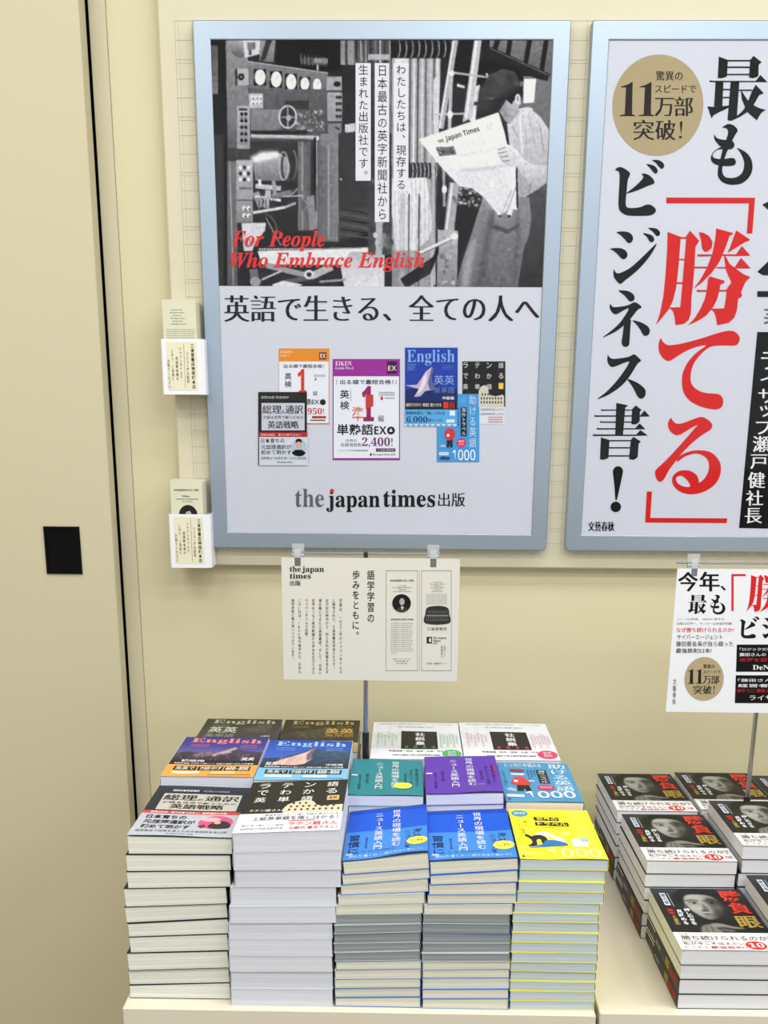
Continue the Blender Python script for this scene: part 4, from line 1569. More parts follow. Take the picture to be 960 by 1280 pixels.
for k in range(15):
    z.text('our bookshop serves readers of the world', 547, 437+k*9.8, 650-(k % 4)*3-(k == 14)*70, 442+k*9.8, (96, 94, 90), 2, 'sb')
z.text('三省堂 ジャパンタイムズ', 553, 601, 642, 607, (80, 78, 74), 2)
z.text('英語教本', 566, 612, 632, 617, (80, 78, 74), 2)
z.text('記念栞', 575, 622, 625, 627, (80, 78, 74), 2)
for k, (a, b2) in enumerate(((742, 786), (728, 800), (744, 784), (732, 796), (746, 782), (736, 792))):
    z.text('the japan times', a, 248+k*8.3, b2, 253+k*8.3, (80, 78, 76), 2, 'sb')
for k in range(6):
    z.text('from our library of words and books', 712, 304+k*8.5, 808, 309+k*8.5, (110, 108, 104), 2, 'sb')
z.poly(smooth_loop([(708, 440), (708, 395), (716, 368), (745, 360), (785, 360), (812, 370), (818, 395), (816, 440)], 4), (52, 50, 50), 2)
z.poly([(716, 382), (812, 382), (814, 428), (710, 428)], (90, 88, 84), 3)
for k in range(11):
    z.rect(716+k*9, 386, 720+k*9, 424, (30, 30, 30), 4)
z.rect(712, 402, 814, 406, (150, 148, 140), 5)
z.text('三省堂書店', 716, 458, 806, 472, (54, 52, 52), 2)
z.rect(714, 502, 738, 532, (30, 28, 30), 2)
z.rect(724, 508, 734, 526, (206, 204, 196), 3)
z.text('The Japan', 743, 502, 804, 513, INK, 2, 'sb')
z.text('Times', 743, 515, 778, 524, INK, 2, 'sb')
z.text('出版', 743, 527, 762, 535, INK, 2)
z.vtext('詳細はこちら', 797, 542, 594, 8, (60, 58, 58), 2)
z.vtext('書籍紹介', 784, 542, 600, 8, (60, 58, 58), 2)
z.text('三省堂・英語教本フェア', 712, 621, 806, 629, (54, 52, 52), 2)
p.build('narrow_panels', sg, 'two narrow outlined panels of small print')

S2Y = 1.632
stand(.5247, 1.645, 1.3790, .3870, .6850, [.4115, .6605], 'steel stand with clear clips behind the white sign', low=-.10)
sg2, sfc2 = card(.3870, .6850, 1.1595, 1.3720, S2Y, 'white clip-stand sign with red quote mark, black boxes and gold disc', (228, 229, 236))
p = Print(sfc2, .5, .15)
z = ZP(p, 820, 670, 5.564)
for (ch, b4) in (('今', (155, 250, 290, 385)), ('年', (305, 248, 440, 385)), ('、', (450, 345, 485, 380))):
    z.text(ch, *b4, BK, 1, off=.006, smear=.05)
Q = lambda a, b, c_, d: (*z.q(a, b), *z.q(c_, d))
p.build('headline_writing', sg2)


def hv(key, c_, *bx):
    p = Print(sfc2, .5, .15)
    heavy(p, key, c_, 1, Q(*bx))
    p.build('headline_character', sg2)


hv('sai', BK, 222, 405, 355, 542)
hv('mo', BK, 378, 408, 482, 545)
hv('katsu', RD, 628, 262, 900, 528)
hv('te', RD, 900, 262, 1110, 528)
hv('ru', RD, 1110, 262, 1320, 528)
for k, key in enumerate(('bi', 'ji', 'ne', 'su', 'sho', 'ex')):
    hv(key, BK, 582+k*152, 560, 718+k*150-(60 if key == 'ex' else 0), 712)
for pts in ([(524, 264), (624, 264), (624, 279), (540, 279), (540, 522), (524, 522)], [(1440, 534), (1340, 534), (1340, 519), (1424, 519), (1424, 290), (1440, 290)]):
    p = Print(sfc2, .5, .15)
    ZP(p, 820, 670, 5.564).poly(pts, (206, 44, 60), 1)
    p.build('red_quote_mark', sg2)
p = Print(sfc2, .5, .15)
z = ZP(p, 820, 670, 5.564)
z.text('JリーグJ2昇格、ABEMA 黒字化、', 146, 570, 484, 588, (120, 120, 128), 1)
z.text('営業は世界一、サッカーは天皇杯制覇', 146, 600, 526, 618, (120, 120, 128), 1)
z.text('なぜ勝ち続けられるのか?', 142, 636, 544, 670, (206, 36, 60), 1, off=.006)
z.text('サイバーエージェント', 146, 686, 462, 718, BK, 1, off=.004)
z.text('藤田晋会長が自ら綴った', 140, 732, 538, 768, BK, 1, off=.004)
z.text('最強鉄則52本!', 138, 780, 386, 814, BK, 1, off=.006)
z.vtext('文藝春秋', 130, 990, 1174, 26, BK, 1, cx1=126)
p.build('small_writing', sg2)
p = Print(sfc2, .5, .15)
z2 = ZP(p, 820+188/5.564-2.9, 670+838/5.564-2.9, 7.111*5.564/5.564*2.31)
disc(p, z2, 0, lay=1)
p.build('gold_disc', sg2)
p = Print(sfc2, .5, .15)
z = ZP(p, 820, 670, 5.564)
WH = (230, 230, 232)
z.poly([(562, 755), (1470, 752), (1476, 946), (556, 944)], (16, 16, 18), 1)
z.text('「ロジックだけでは勝てない、勝負の本質を突く一冊」', 582, 776, 1420, 798, WH, 2, off=.006)
z.text('藤田さんの「勝負眼」に学ぶことは、本当に多い。', 580, 812, 1420, 836, WH, 2, off=.01)
z.text('修羅を超えた経営者だけが書ける', 580, 848, 1300, 874, (176, 36, 44), 2, off=.01)
z.text('DeNA', 672, 896, 830, 930, WH, 2, 'sb')
p.build('black_quote_box', sg2)
p = Print(sfc2, .5, .15)
z = ZP(p, 820, 670, 5.564)
z.poly([(555, 968), (1478, 970), (1484, 1165), (548, 1162)], (16, 16, 18), 1)
z.text('「藤田さんは実は！」の連続でした。', 570, 992, 1420, 1014, WH, 2, off=.006)
z.text('経営者として勝負師として', 570, 1028, 1420, 1052, WH, 2, off=.01)
z.text('折に触れて読み返したい', 560, 1062, 1300, 1088, (176, 36, 44), 2, off=.01)
z.text('ライザップ', 650, 1106, 930, 1142, WH, 2, off=-.004, smear=.05)
p.build('black_quote_box', sg2)


# ------------------------------------------------------------------ display tables
TOP = mat((218, 210, 192), .35, 0, .5, key='tabletop')
FRONT = mat((144, 138, 126), .5, key='tablefront')


def table(x0, x1, y0, y1, label):
    t = empty('display_table', ((x0+x1)/2, (y0+y1)/2, 0), label, 'display table', 'cream display tables under the book piles')
    w, d = (x1-x0)/2, (y1-y0)/2
    MB().box(-w, w, -d, d, SHZ-.024, SHZ, .0012).build('table_top', TOP, t)
    MB().box(-w+.0015, w-.0015, -d+.002, -d+.020, .09, SHZ-.0245).build('front_panel', FRONT, t)
    for s in (-1, 1):
        MB().box(*((-w, -w+.018) if s < 0 else (w-.018, w)), -d+.0205, d, .0, SHZ-.0245).build('side_panel', TOP, t)
    MB().box(-w+.0185, w-.0185, d-.012, d, .09, SHZ-.0245).build('back_panel', FRONT, t)
    MB().box(-w+.0185, w-.0185, -d+.05, -d+.068, 0, .089).build('plinth', FRONT, t)
    return t


table(-.3462, .2388, 1.2385, 1.900, 'left cream display table carrying the language book piles')
table(.2445, 1.06, 1.2450, 1.900, 'right cream display table carrying the black-covered book piles')

# ------------------------------------------------------------------ books
CT = .00035                                       # cover thickness


def mkcurl(kind):
    if kind == 'none':
        return lambda u, v: 0.0
    a, b, ph = kind

    def f(u, v):
        e = max(0.0, v-.55)/.45
        l = max(0.0, .45-u)/.45
        return a*e*e*(.35+.65*math.sin(PI*min(1, max(0, u*1.0+ph)))**2)+b*l*l*(.4+.6*v)+(.0004*math.sin(5*u+3*v) if a > .0005 else 0)
    return f


def book(o_name, x0, x1, y0, d, zl, zr, tl, tr, yaw, spine, cover, page, label, group, curl='none', cat='book', spine_print=None, over=0.0):
    """softcover book lying on its back: empty > page_block, cover"""
    w = x1-x0
    ang = math.atan2(zr-zl, w)
    t = empty(o_name, ((x0+x1)/2, y0+d/2, SHZ+(zl+zr)/2), label, cat, group, rot=(0, -ang, yaw))
    f = mkcurl(curl)
    T = lambda u: tl+(tr-tl)*u
    s0 = CT if spine == 'L' else .0007
    s1 = CT if spine == 'R' else .0007
    g = .00025
    nx = 8
    v, fs = [], []
    # page block with a slightly rounded back
    a, b = -w/2+s0, w/2-s1
    vs = []
    for y in (-d/2+.0006, d/2-.0006):
        for (x, k) in ((a, 0), (b, 0), (b, 1), (a, 1)):
            u = (x+w/2)/w
            vs.append((x, y, CT+g if k == 0 else T(u)-CT-g))
    MB().add(vs, [(0, 1, 2, 3), (7, 6, 5, 4), (0, 4, 5, 1), (1, 5, 6, 2), (2, 6, 7, 3), (3, 7, 4, 0)]).build('page_block', page, t)
    top = curl != 'none'
    nx, ny = (16, 14) if top else (1, 1)
    sg_ = -1 if spine == 'L' else 1
    # profile starts at the free bottom edge, goes round the spine and back over the top
    outer, inner = [], []
    bulge = .0009

    def xu(i, n):                                  # free edge -> spine
        u = i/n
        return u if spine == 'R' else 1-u
    for i in range(nx+1):
        u = xu(i, nx)
        outer.append((u, 0.0, 0))
        inner.append((u, CT, 0))
    for q in (.25, .5, .75):
        u = xu(1, 1)
        outer.append((u, T(u)*q, sg_*bulge*math.sin(PI*q)))
        inner.append((u, T(u)*q, sg_*(bulge*math.sin(PI*q)-CT)))
    for i in range(nx, -1, -1):
        u = xu(i, nx)
        outer.append((u, T(u), 1))
        inner.append((u, T(u)-CT, 1))

    def P(e, v_, inn):
        u, z_, k = e
        x = -w/2+u*w
        y = d/2-v_*d-(over*v_ if False else 0)
        if k == 1:
            z_ += f(u, v_)
            k = 0
        x += k if k != 1 else 0
        if inn and k == 0 and abs(u-(1 if spine == 'R' else 0)) < 1e-6:
            x -= sg_*CT
        return (x, y, z_)
    vs = []
    M = len(outer)
    for j in range(ny+1):
        vv = j/ny
        vs += [P(e, vv, False) for e in outer]+[P(e, vv, True) for e in inner]
    fs = []
    S = 2*M
    for j in range(ny):
        for i in range(M-1):
            p, q = j*S+i, (j+1)*S+i
            fs.append((p, p+1, q+1, q))
            fs.append((p+M, q+M, q+M+1, p+M+1))
        for i in (0, M-1):
            p, q = j*S+i, (j+1)*S+i
            fs.append((p, q, q+M, p+M) if i == 0 else (p, p+M, q+M, q))
    for j in (0, ny):
        for i in range(M-1):
            p = j*S+i
            fs.append((p, p+M, p+M+1, p+1) if j == 0 else (p, p+1, p+M+1, p+M))
    co = MB().add(vs, fs).build('cover', cover, t)
    surf = lambda u, v_, h: (-w/2+u*w, d/2-v_*d, T(u)+f(u, v_)+h)
    ss = lambda u, v_, h: (sg_*(w/2+bulge*math.sin(PI*v_)+h), (d/2-u*d) if spine == 'L' else (-d/2+u*d), T(0 if spine == 'L' else 1)*(1-v_))
    if spine_print:
        p = Print(ss, .5, .15)
        spine_print(p)
        p.build('spine_print', t)
    return t, surf


ORD = ('top', 'second', 'third', 'fourth', 'fifth', 'sixth', 'seventh', 'eighth', 'ninth', 'tenth', 'eleventh', 'twelfth', 'thirteenth', 'fourteenth', 'fifteenth', 'sixteenth')

PG = {
    'cream': paper_edge_mat((233, 233, 223), 'pg_cream', .10),
    'white': paper_edge_mat((217, 219, 229), 'pg_white', .05),
    'warm': paper_edge_mat((224, 222, 206), 'pg_warm', .10),
    'grey': paper_edge_mat((150, 156, 158), 'pg_grey', .16),
    'pale': paper_edge_mat((194, 206, 211), 'pg_pale', .06),
    'pink': paper_edge_mat((226, 212, 200), 'pg_pink', .05),
    'plain': paper_edge_mat((222, 222, 226), 'pg_plain', .04)}
CVG = dict(rough=.28, spec=.5)


def cm(c, r=.3):
    return mat(c, .42, 0, .22)


def pile(name_, xs, zl, zr, y0, d, cover, pages, what, group, spine, topargs=None, gap=.0004, yjit=.0015, art=None, curl=(.0016, .001, 0), shelf_word='pile', yaw0=0.0, covers=None, topname=None):
    n = len(xs)
    xa, xb = sum(a for a, b in xs)/n, sum(b for a, b in xs)/n
    ZA, ZB = list(zl), list(zr)
    for i in range(n):
        x0, x1 = xs[i]
        at = lambda k, x: ZA[k]+(ZB[k]-ZA[k])*(x-xa)/(xb-xa)
        zl, zr = [at(k, x0) for k in range(n+1)], [at(k, x1) for k in range(n+1)]
        tl, tr = (zl[i]-zl[i+1])-gap, (zr[i]-zr[i+1])-gap
        pg = pages[i] if isinstance(pages, (list, tuple)) else pages
        cv = covers[i] if covers else cover
        yaw = yaw0+(random.uniform(-.006, .006) if i else 0)
        yj = random.uniform(-yjit, yjit) if i else 0
        lab = topname if i == 0 else '%s book down in %s' % (ORD[i], what)
        if i == 1 and n < 3:
            lab = 'second book down in %s' % what
        t, sf_ = book('book', x0, x1, y0+yj, d, max(0.0002, zl[i+1]), max(0.0002, zr[i+1]), tl, tr, yaw, spine, cm(cv), PG[pg], lab, group, curl=curl if i == 0 else 'none')
        if i == 0 and art:
            art(t, sf_)


def mm(l):
    return [v/1000 for v in l]


def solve_z(z, base=0.0):
    z = list(z)
    off = z[-1]-base
    n = len(z)
    return [v-off*(i/(n-1)) for i, v in enumerate(z)]


# ---- cover artwork ---------------------------------------------------------
WHT, DK = (232, 233, 238), (24, 26, 34)


def art_minister(t, s):
    p = Print(s, .45, .2, seg=12)
    p.rect(.055, .06, 1, .575, (30, 38, 50), 0)
    p.rect(.11, .17, .93, .50, (190, 186, 176), 1)
    p.build('title_panel', t)
    p = Print(s, .45, .2)
    p.text('国際会議英語通訳', .18, .085, .46, .125, WHT, 1, off=.01)
    p.text('対話力を磨くための実践的会話術', .5, .09, .78, .12, (190, 192, 200), 1)
    p.text('総理', .13, .20, .47, .31, BK, 2, off=.0, smear=.07)
    p.text('の', .48, .27, .54, .31, BK, 2, smear=.04)
    p.text('通訳', .56, .20, .91, .31, BK, 2, off=.0, smear=.07)
    p.text('が語る世界で戦うための', .14, .335, .90, .375, (50, 48, 50), 2, off=.004)
    p.text('英語戦略', .24, .385, .79, .475, BK, 2, off=.002, smear=.07)
    p.build('title_lettering', t)
    p = Print(s, .45, .2, seg=12)
    p.rect(0, .575, 1, 1, (182, 185, 196), 1)
    p.rect(0, .520, 1, .575, (196, 70, 66), 1)
    p.text('英語は技術。実力の差ではない。総理通訳の言葉。', .08, .53, .86, .565, WHT, 2, off=.012)
    p.text('日本育ちの', .07, .60, .47, .675, DK, 2, off=.024)
    p.text('元総理通訳が', .07, .695, .58, .77, DK, 2, off=.024)
    p.text('初めて明かす', .07, .79, .55, .865, DK, 2, off=.024)
    p.text('国際舞台で成果を導くための会話術を全公開', .05, .89, .93, .93, (70, 72, 86), 2)
    p.text('the japan times 出版', .36, .95, .62, .975, (60, 60, 70), 2, 'sb')
    p.ell(.78, .72, .17, .125, (206, 84, 132), 2)
    p.ell(.72, .67, .10, .04, (232, 176, 176), 3)
    p.poly(smooth_loop([(.72, .80), (.76, .73), (.83, .70), (.90, .72), (.94, .78), (.92, .83), (.82, .845), (.75, .83)], 3), (50, 40, 44), 4)
    p.ell(.80, .735, .035, .03, (206, 166, 150), 5, 14)
    p.poly([(.62, .80), (.68, .77), (.70, .81), (.66, .84)], (120, 40, 70), 4)
    p.build('paper_band', t, 'grey and red paper band with pink oval picture')


def art_latin(t, s):
    p = Print(s, .45, .2, seg=12)
    p.rect(0, 0, 1, .66, (34, 31, 28), 0)
    for r, row in enumerate(('ラテン語', 'でわかる', '英単語')):
        for i, ch in enumerate(row):
            p.text(ch, .09+i*.235, .045+r*.145, .205+i*.235, .145+r*.145, (230, 229, 220), 1, off=.004)
    p.rect(.82, .335, .94, .43, (214, 176, 120), 1)
    p.text('音声', .84, .36, .92, .41, (60, 40, 20), 2)
    p.text('ラテン語さん', .08, .575, .40, .62, (226, 222, 208), 1, off=.012)
    pts = [(.42, .66), (.40, .60), (.44, .50), (.50, .45), (.58, .42), (.66, .415), (.70, .46), (.73, .52), (.80, .54), (.88, .525), (.99, .52), (.99, .66)]
    p.poly(pts, (212, 204, 178), 1)
    for r in range(3):
        n = (3, 8, 9)[r]
        for i in range(n):
            x = .50+i*.06+(r == 1)*-.02-(r == 2)*.03
            p.ell(x, .475+r*.062, .013, .020, (52, 47, 40), 2, 8)
    p.build('title_and_arena_picture', t)
    p = Print(s, .45, .2, seg=12)
    p.rect(0, .655, 1, 1, (226, 227, 232), 1)
    p.text('語源を知れば、一度に何語も覚えられる', .25, .675, .96, .71, (90, 92, 110), 2)
    p.text('上級英単語を推しはかる！', .14, .72, .96, .79, (70, 74, 88), 2, off=.008)
    p.text('東大卒 1億ビュー突破', .06, .86, .46, .895, (120, 124, 140), 2)
    p.text('語源学習の決定版 英語研究者', .06, .92, .46, .955, (120, 124, 140), 2)
    p.text('ラテン語さん', .50, .83, .97, .895, (206, 60, 66), 2, off=.016)
    p.text('の新刊 書き下ろし！', .52, .915, .97, .965, (206, 60, 66), 2, off=.016)
    p.rect(.50, .80, .75, .815, (214, 100, 104), 2)
    p.build('paper_band', t, 'white paper band with red writing')


def mountain(kind):
    c = Canvas(110, 84, 50)
    if kind == 'orange':
        c.rect(0, 0, 110, 84, (46, 44, 130), v2=(92, 84, 166))
        c.rect(0, 35, 110, 60, (120, 104, 160), .5, soft=6)
        c.poly([(0, 50), (14, 46), (30, 48), (44, 44), (52, 48), (64, 36), (72, 30), (80, 38), (92, 42), (110, 46), (110, 84), (0, 84)], (78, 70, 92), v2=(34, 28, 44))
        c.poly([(52, 48), (72, 30), (75, 36), (68, 42), (70, 46), (60, 52), (52, 60), (46, 56), (40, 60), (44, 52)], (190, 154, 162), soft=.6)
        c.poly([(30, 48), (44, 44), (50, 52), (40, 60), (22, 60)], (128, 102, 120), soft=1)
        for k in range(40):
            x = rng.uniform(0, 110)
            c.line((x, rng.uniform(48, 60)), (x+rng.uniform(-8, 8), rng.uniform(60, 74)), 1.4, (140, 112, 128) if k % 2 else (40, 34, 52), .6)
        c.rect(0, 70, 110, 84, (30, 22, 34))
    elif kind == 'blue':
        c.rect(0, 0, 110, 84, (28, 66, 176), v2=(70, 120, 206))
        c.poly([(0, 56), (20, 54), (45, 40), (62, 22), (70, 28), (110, 30), (110, 84), (0, 84)], (52, 84, 120), v2=(28, 48, 70))
        c.poly([(14, 70), (26, 58), (44, 44), (55, 34), (60, 24), (64, 20), (62, 28), (60, 40), (62, 56), (54, 70), (34, 78)], (224, 190, 178))
        c.poly([(60, 24), (64, 20), (62, 28), (60, 40), (62, 56), (56, 62), (54, 44)], (120, 96, 110))
        for k in range(70):
            x, y = rng.uniform(62, 110), rng.uniform(30, 76)
            c.line((x, y), (x+rng.uniform(2, 8), y+rng.uniform(-3, 3)), 1.2, (110, 140, 156) if k % 2 else (34, 56, 82), .6)
        for k in range(18):
            x = rng.uniform(24, 56)
            c.line((x, 50), (x-6, 72), 1.0, (180, 140, 140), .6)
        c.rect(0, 74, 110, 84, (30, 40, 60))
    elif kind == 'grey':
        c.rect(0, 0, 110, 84, (44, 44, 38), v2=(74, 74, 70))
        c.poly([(45, 50), (60, 34), (72, 28), (86, 36), (110, 48), (110, 84), (40, 84)], (66, 62, 62))
        c.ell(80, 40, 18, 8, (96, 88, 88), .7, soft=3)
    else:
        c.rect(0, 0, 110, 84, (40, 36, 24), v2=(60, 52, 40))
        c.poly([(0, 60), (20, 48), (50, 36), (66, 26), (80, 36), (110, 60), (110, 84), (0, 84)], (84, 78, 66), v2=(48, 44, 36))
        for k in range(30):
            x = rng.uniform(10, 90)
            c.line((x, rng.uniform(40, 60)), (x+10, rng.uniform(50, 76)), 1.2, (118, 108, 88), .6)
    c.blur(.5)
    return c


def art_english(kind):
    tc, jc = {'orange': ((244, 138, 128), WHT), 'blue': ((150, 200, 246), WHT), 'grey': ((176, 174, 150), (206, 208, 196)), 'gold': ((176, 156, 96), (226, 186, 70))}[kind]

    def f(t, s):
        picture('mountain_picture', mountain(kind), s, .005, .003, .995, .72, 1, t, .45, .2)['label'] = 'mountain landscape picture'
        p = Print(s, .45, .2, seg=10)
        p.text('English', .10, .04, .93, .19, tc, 2, 'sb', off=.004)
        if kind == 'blue':
            p.text('中級編', .74, .60, .93, .65, WHT, 2, off=.01)
            p.text('英英', .06, .585, .20, .66, WHT, 2, off=.014)
        elif kind == 'orange':
            p.text('初級編', .12, .60, .38, .655, WHT, 2, off=.014)
            p.text('英英', .78, .53, .93, .61, WHT, 2, off=.014)
        elif kind == 'grey':
            p.text('英英', .10, .27, .47, .45, jc, 2, off=.01)
            p.text('英単語', .09, .48, .46, .58, (160, 160, 150), 2)
            p.text('上級編', .80, .52, .92, .56, WHT, 2, off=.014)
        else:
            p.text('英英', .56, .29, .93, .45, jc, 2, off=.006)
            p.text('英単語', .56, .47, .93, .56, (196, 150, 60), 2)
        for k in range(3):
            p.text('Learn English words in English', .12, .205+k*.03, .34, .222+k*.03, tc, 2, 'sb')
            p.text('vocabulary builder', .70, .20+k*.03, .90, .217+k*.03, tc, 2, 'sb')
        p.text('英英英単語 すばやく身につく 英語を英語で覚える学習書', .06, .675, .94, .705, WHT, 2, off=.012)
        p.build('title_lettering', t)
        bc = {'orange': (240, 162, 70), 'blue': (122, 186, 226), 'grey': (120, 120, 110), 'gold': (196, 170, 90)}[kind]
        p = Print(s, .45, .2, seg=10)
        p.rect(0, .72, 1, 1, bc, 1)
        ink = (30, 30, 34)
        for k, (a, b, w_) in enumerate(((.09, .34, '英英で'), (.355, .63, '7語中7'), (.645, .93, '600~800'))):
            p.rect(a, .76, b, .86, ink, 2)
            p.text(w_, a+.02, .77, b-.02, .85, (232, 230, 220), 3, 'ss', off=.008)
        p.rect(.10, .88, .40, .94, (236, 226, 200) if kind == 'orange' else (206, 228, 240), 2)
        p.rect(.52, .88, .78, .94, (246, 200, 140) if kind == 'orange' else (206, 228, 240), 2)
        p.line((.5, .965), (.96, .955), .01, ink, 2)
        p.build('paper_band', t, 'paper band under the mountain picture')
    return f


def art_news(base, dark, band, kind):
    def f(t, s):
        p = Print(s, .45, .22, seg=12)
        if kind == 'blue':
            p.rect(0, 0, 1, .46, (12, 84, 206), 0)
            p.rect(.0, .0, 1, .07, (20, 66, 178), 1)
            p.rect(0, .46, 1, 1, band, 1)
        else:
            p.rect(0, .0, 1, 1, base, 0)
        p.build('cover_colour_fields', t)
        p = Print(s, .45, .22)
        x1_, x2_ = (.62, .40)
        p.vtext('世界の現場を読む', x1_, .06, .82, .115, WHT, 2, off=.004)
        p.build('title_lettering', t)
        p = Print(s, .45, .22)
        p.vtext('ニュース英語入門', x2_, .10, .84, .115, WHT, 2, off=.004)
        p.build('title_lettering', t)
        p = Print(s, .45, .22, seg=10)
        if kind == 'blue':
            p.vtext('海外', .88, .50, .72, .12, dark, 2, off=.012)
            p.vtext('ニュースを', .76, .52, .90, .09, dark, 2, off=.010)
            p.vtext('習慣に', .11, .52, .90, .15, dark, 2, off=.014)
            p.vtext('語学学習', .26, .58, .80, .04, dark, 2)
            p.text('読む・書く・聞く・話す 英字新聞で学ぶ', .14, .845, .62, .87, dark, 2)
            p.ell(.875, .755, .125, .085, (244, 232, 76), 3)
            p.text('ここから', .80, .73, .94, .78, dark, 4, off=.02)
            p.text('NEWS', .03, .88, .11, .925, WHT, 3, 'ss')
            p.text('読む力 書く力 — 続けるほど身につく', .07, .92, .95, .965, (206, 222, 246), 3, off=.008)
        else:
            for k, (cx, a, b, w_) in enumerate(((.84, .30, .80, .05), (.92, .26, .75, .05), (.76, .40, .66, .04), (.24, .42, .68, .05), (.14, .46, .86, .045))):
                p.vtext(('海外ニュース英語', '英字新聞の読みかた', '語学学習', '語学の習慣', '日々の読書')[k], cx, a, b, w_, dark, 2, off=.01)
            if kind == 'teal':
                p.ell(.73, .745, .125, .085, (240, 230, 76), 3)
                p.text('ここから', .65, .72, .81, .77, (150, 150, 50), 4)
            else:
                p.text('ここから', .66, .76, .78, .82, (230, 170, 110), 3)
                p.vtext('習慣に', .95, .30, .55, .05, (190, 30, 110), 3, off=.01)
            p.rect(.02, .47, .10, .50, WHT, 3)
        p.build('paper_band', t, 'paper band with dark writing')
    return f


def art_thousand(kind):
    bg = (70, 144, 190) if kind == 'blue' else (246, 236, 42)
    lt = (226, 236, 242) if kind == 'blue' else (250, 248, 170)

    def f(t, s):
        p = Print(s, .45, .22, seg=12)
        p.rect(0, 0, 1, 1, bg, 0)
        p.build('cover_colour_field', t)
        p = Print(s, .45, .22)
        if kind == 'blue':
            p.vtext('助ける英語', .83, .02, .74, .26, lt, 1, off=.0)
            p.text('とっさに外国人を', .10, .03, .62, .12, lt, 1)
            p.text('1000', .28, .74, .93, .91, lt, 2, 'sr', off=.02)
            p.rect(.52, .19, .66, .54, (28, 32, 44), 1)
            p.vtext('海外トラベル', .59, .20, .53, .11, (226, 230, 236), 2)
            p.ell(.58, .645, .115, .07, (206, 40, 96), 2)
            p.text('音声対応', .50, .62, .66, .67, (240, 190, 210), 3, off=.01)
            p.poly(smooth_loop([(.15, .20), (.22, .185), (.32, .195), (.36, .235), (.30, .26), (.18, .25)], 3), (150, 44, 60), 2)
            p.rect(.16, .30, .34, .34, WHT, 2)
            p.poly(smooth_loop([(.13, .56), (.17, .44), (.24, .38), (.32, .40), (.37, .50), (.40, .56), (.32, .60), (.20, .59)], 3), (206, 56, 60), 2)
            p.ell(.20, .50, .03, .03, WHT, 3, 10)
            p.poly([(.20, .60), (.36, .60), (.38, .74), (.31, .74), (.29, .66), (.27, .74), (.19, .74)], (20, 20, 26), 3)
            p.poly([(.03, .72), (.10, .66), (.18, .70), (.16, .76)], (170, 180, 206), 2)
            p.rect(.03, .83, .26, .89, (214, 226, 236), 2)
            p.rect(.04, .93, .07, .955, (30, 34, 50), 2)
            for k in range(3):
                p.vtext('英会話の本', .40+k*.045, .20, .44-k*.05, .035, (30, 60, 100), 1)
            p.vtext('こまった時に', .06, .24, .62, .05, (30, 60, 100), 1)
            p.rect(.38, .47, .46, .485, lt, 1)
        else:
            p.vtext('助ける英語', .84, .04, .74, .24, (240, 236, 110), 1, off=.0)
            p.text('1000', .34, .80, .95, .97, lt, 2, 'sr', off=.018)
            p.ell(.13, .10, .105, .07, (66, 150, 186), 1)
            p.text('音声対応', .06, .075, .20, .125, WHT, 2, off=.012)
            p.rect(.29, .17, .60, .245, (26, 24, 22), 1)
            p.text('世界の', .32, .175, .58, .24, (246, 236, 42), 2, off=.01)
            p.rect(.29, .275, .70, .35, (26, 24, 22), 1)
            p.text('トラベル', .32, .28, .68, .345, (246, 236, 42), 2, off=.014)
            p.rect(.30, .375, .52, .385, (150, 150, 40), 1)
            p.vtext('旅の', .17, .25, .38, .05, (110, 108, 40), 1)
            p.vtext('会話', .12, .42, .52, .05, (110, 108, 40), 1)
            p.line((.10, .22), (.08, .62), .006, (140, 138, 60), 1)
            p.poly(smooth_loop([(.12, .56), (.15, .53), (.20, .57), (.24, .55), (.32, .54), (.38, .60), (.36, .68), (.31, .70), (.30, .62), (.25, .64), (.24, .74), (.17, .76), (.13, .75), (.19, .70), (.18, .62)], 3), (22, 26, 34), 2)
            p.poly(smooth_loop([(.30, .72), (.36, .64), (.48, .64), (.60, .70), (.58, .74), (.42, .755), (.18, .79), (.14, .775)], 3), (40, 110, 180), 3)
            p.poly(smooth_loop([(.24, .53), (.34, .47), (.42, .48), (.47, .53), (.55, .58), (.60, .66), (.52, .66), (.44, .58), (.36, .55)], 3), (238, 236, 210), 1)
            p.rect(.66, .62, .84, .76, (228, 234, 220), 2)
            p.poly([(.66, .62), (.70, .595), (.86, .60), (.84, .62)], (200, 210, 214), 2)
            p.rect(.77, .60, .86, .66, (150, 190, 216), 3)
            p.ell(.62, .49, .06, .04, (250, 244, 130), 1)
            p.line((.0, .78), (.65, .80), .008, (220, 214, 120), 1)
            p.text('英会話の音声つき', .03, .86, .26, .90, (250, 248, 190), 2)
            p.rect(.03, .945, .06, .97, (50, 50, 30), 2)
            p.text('the japan times', .07, .95, .22, .965, (80, 80, 30), 2, 'sb')
        p.build('cover_lettering_and_figure', t)
    return f


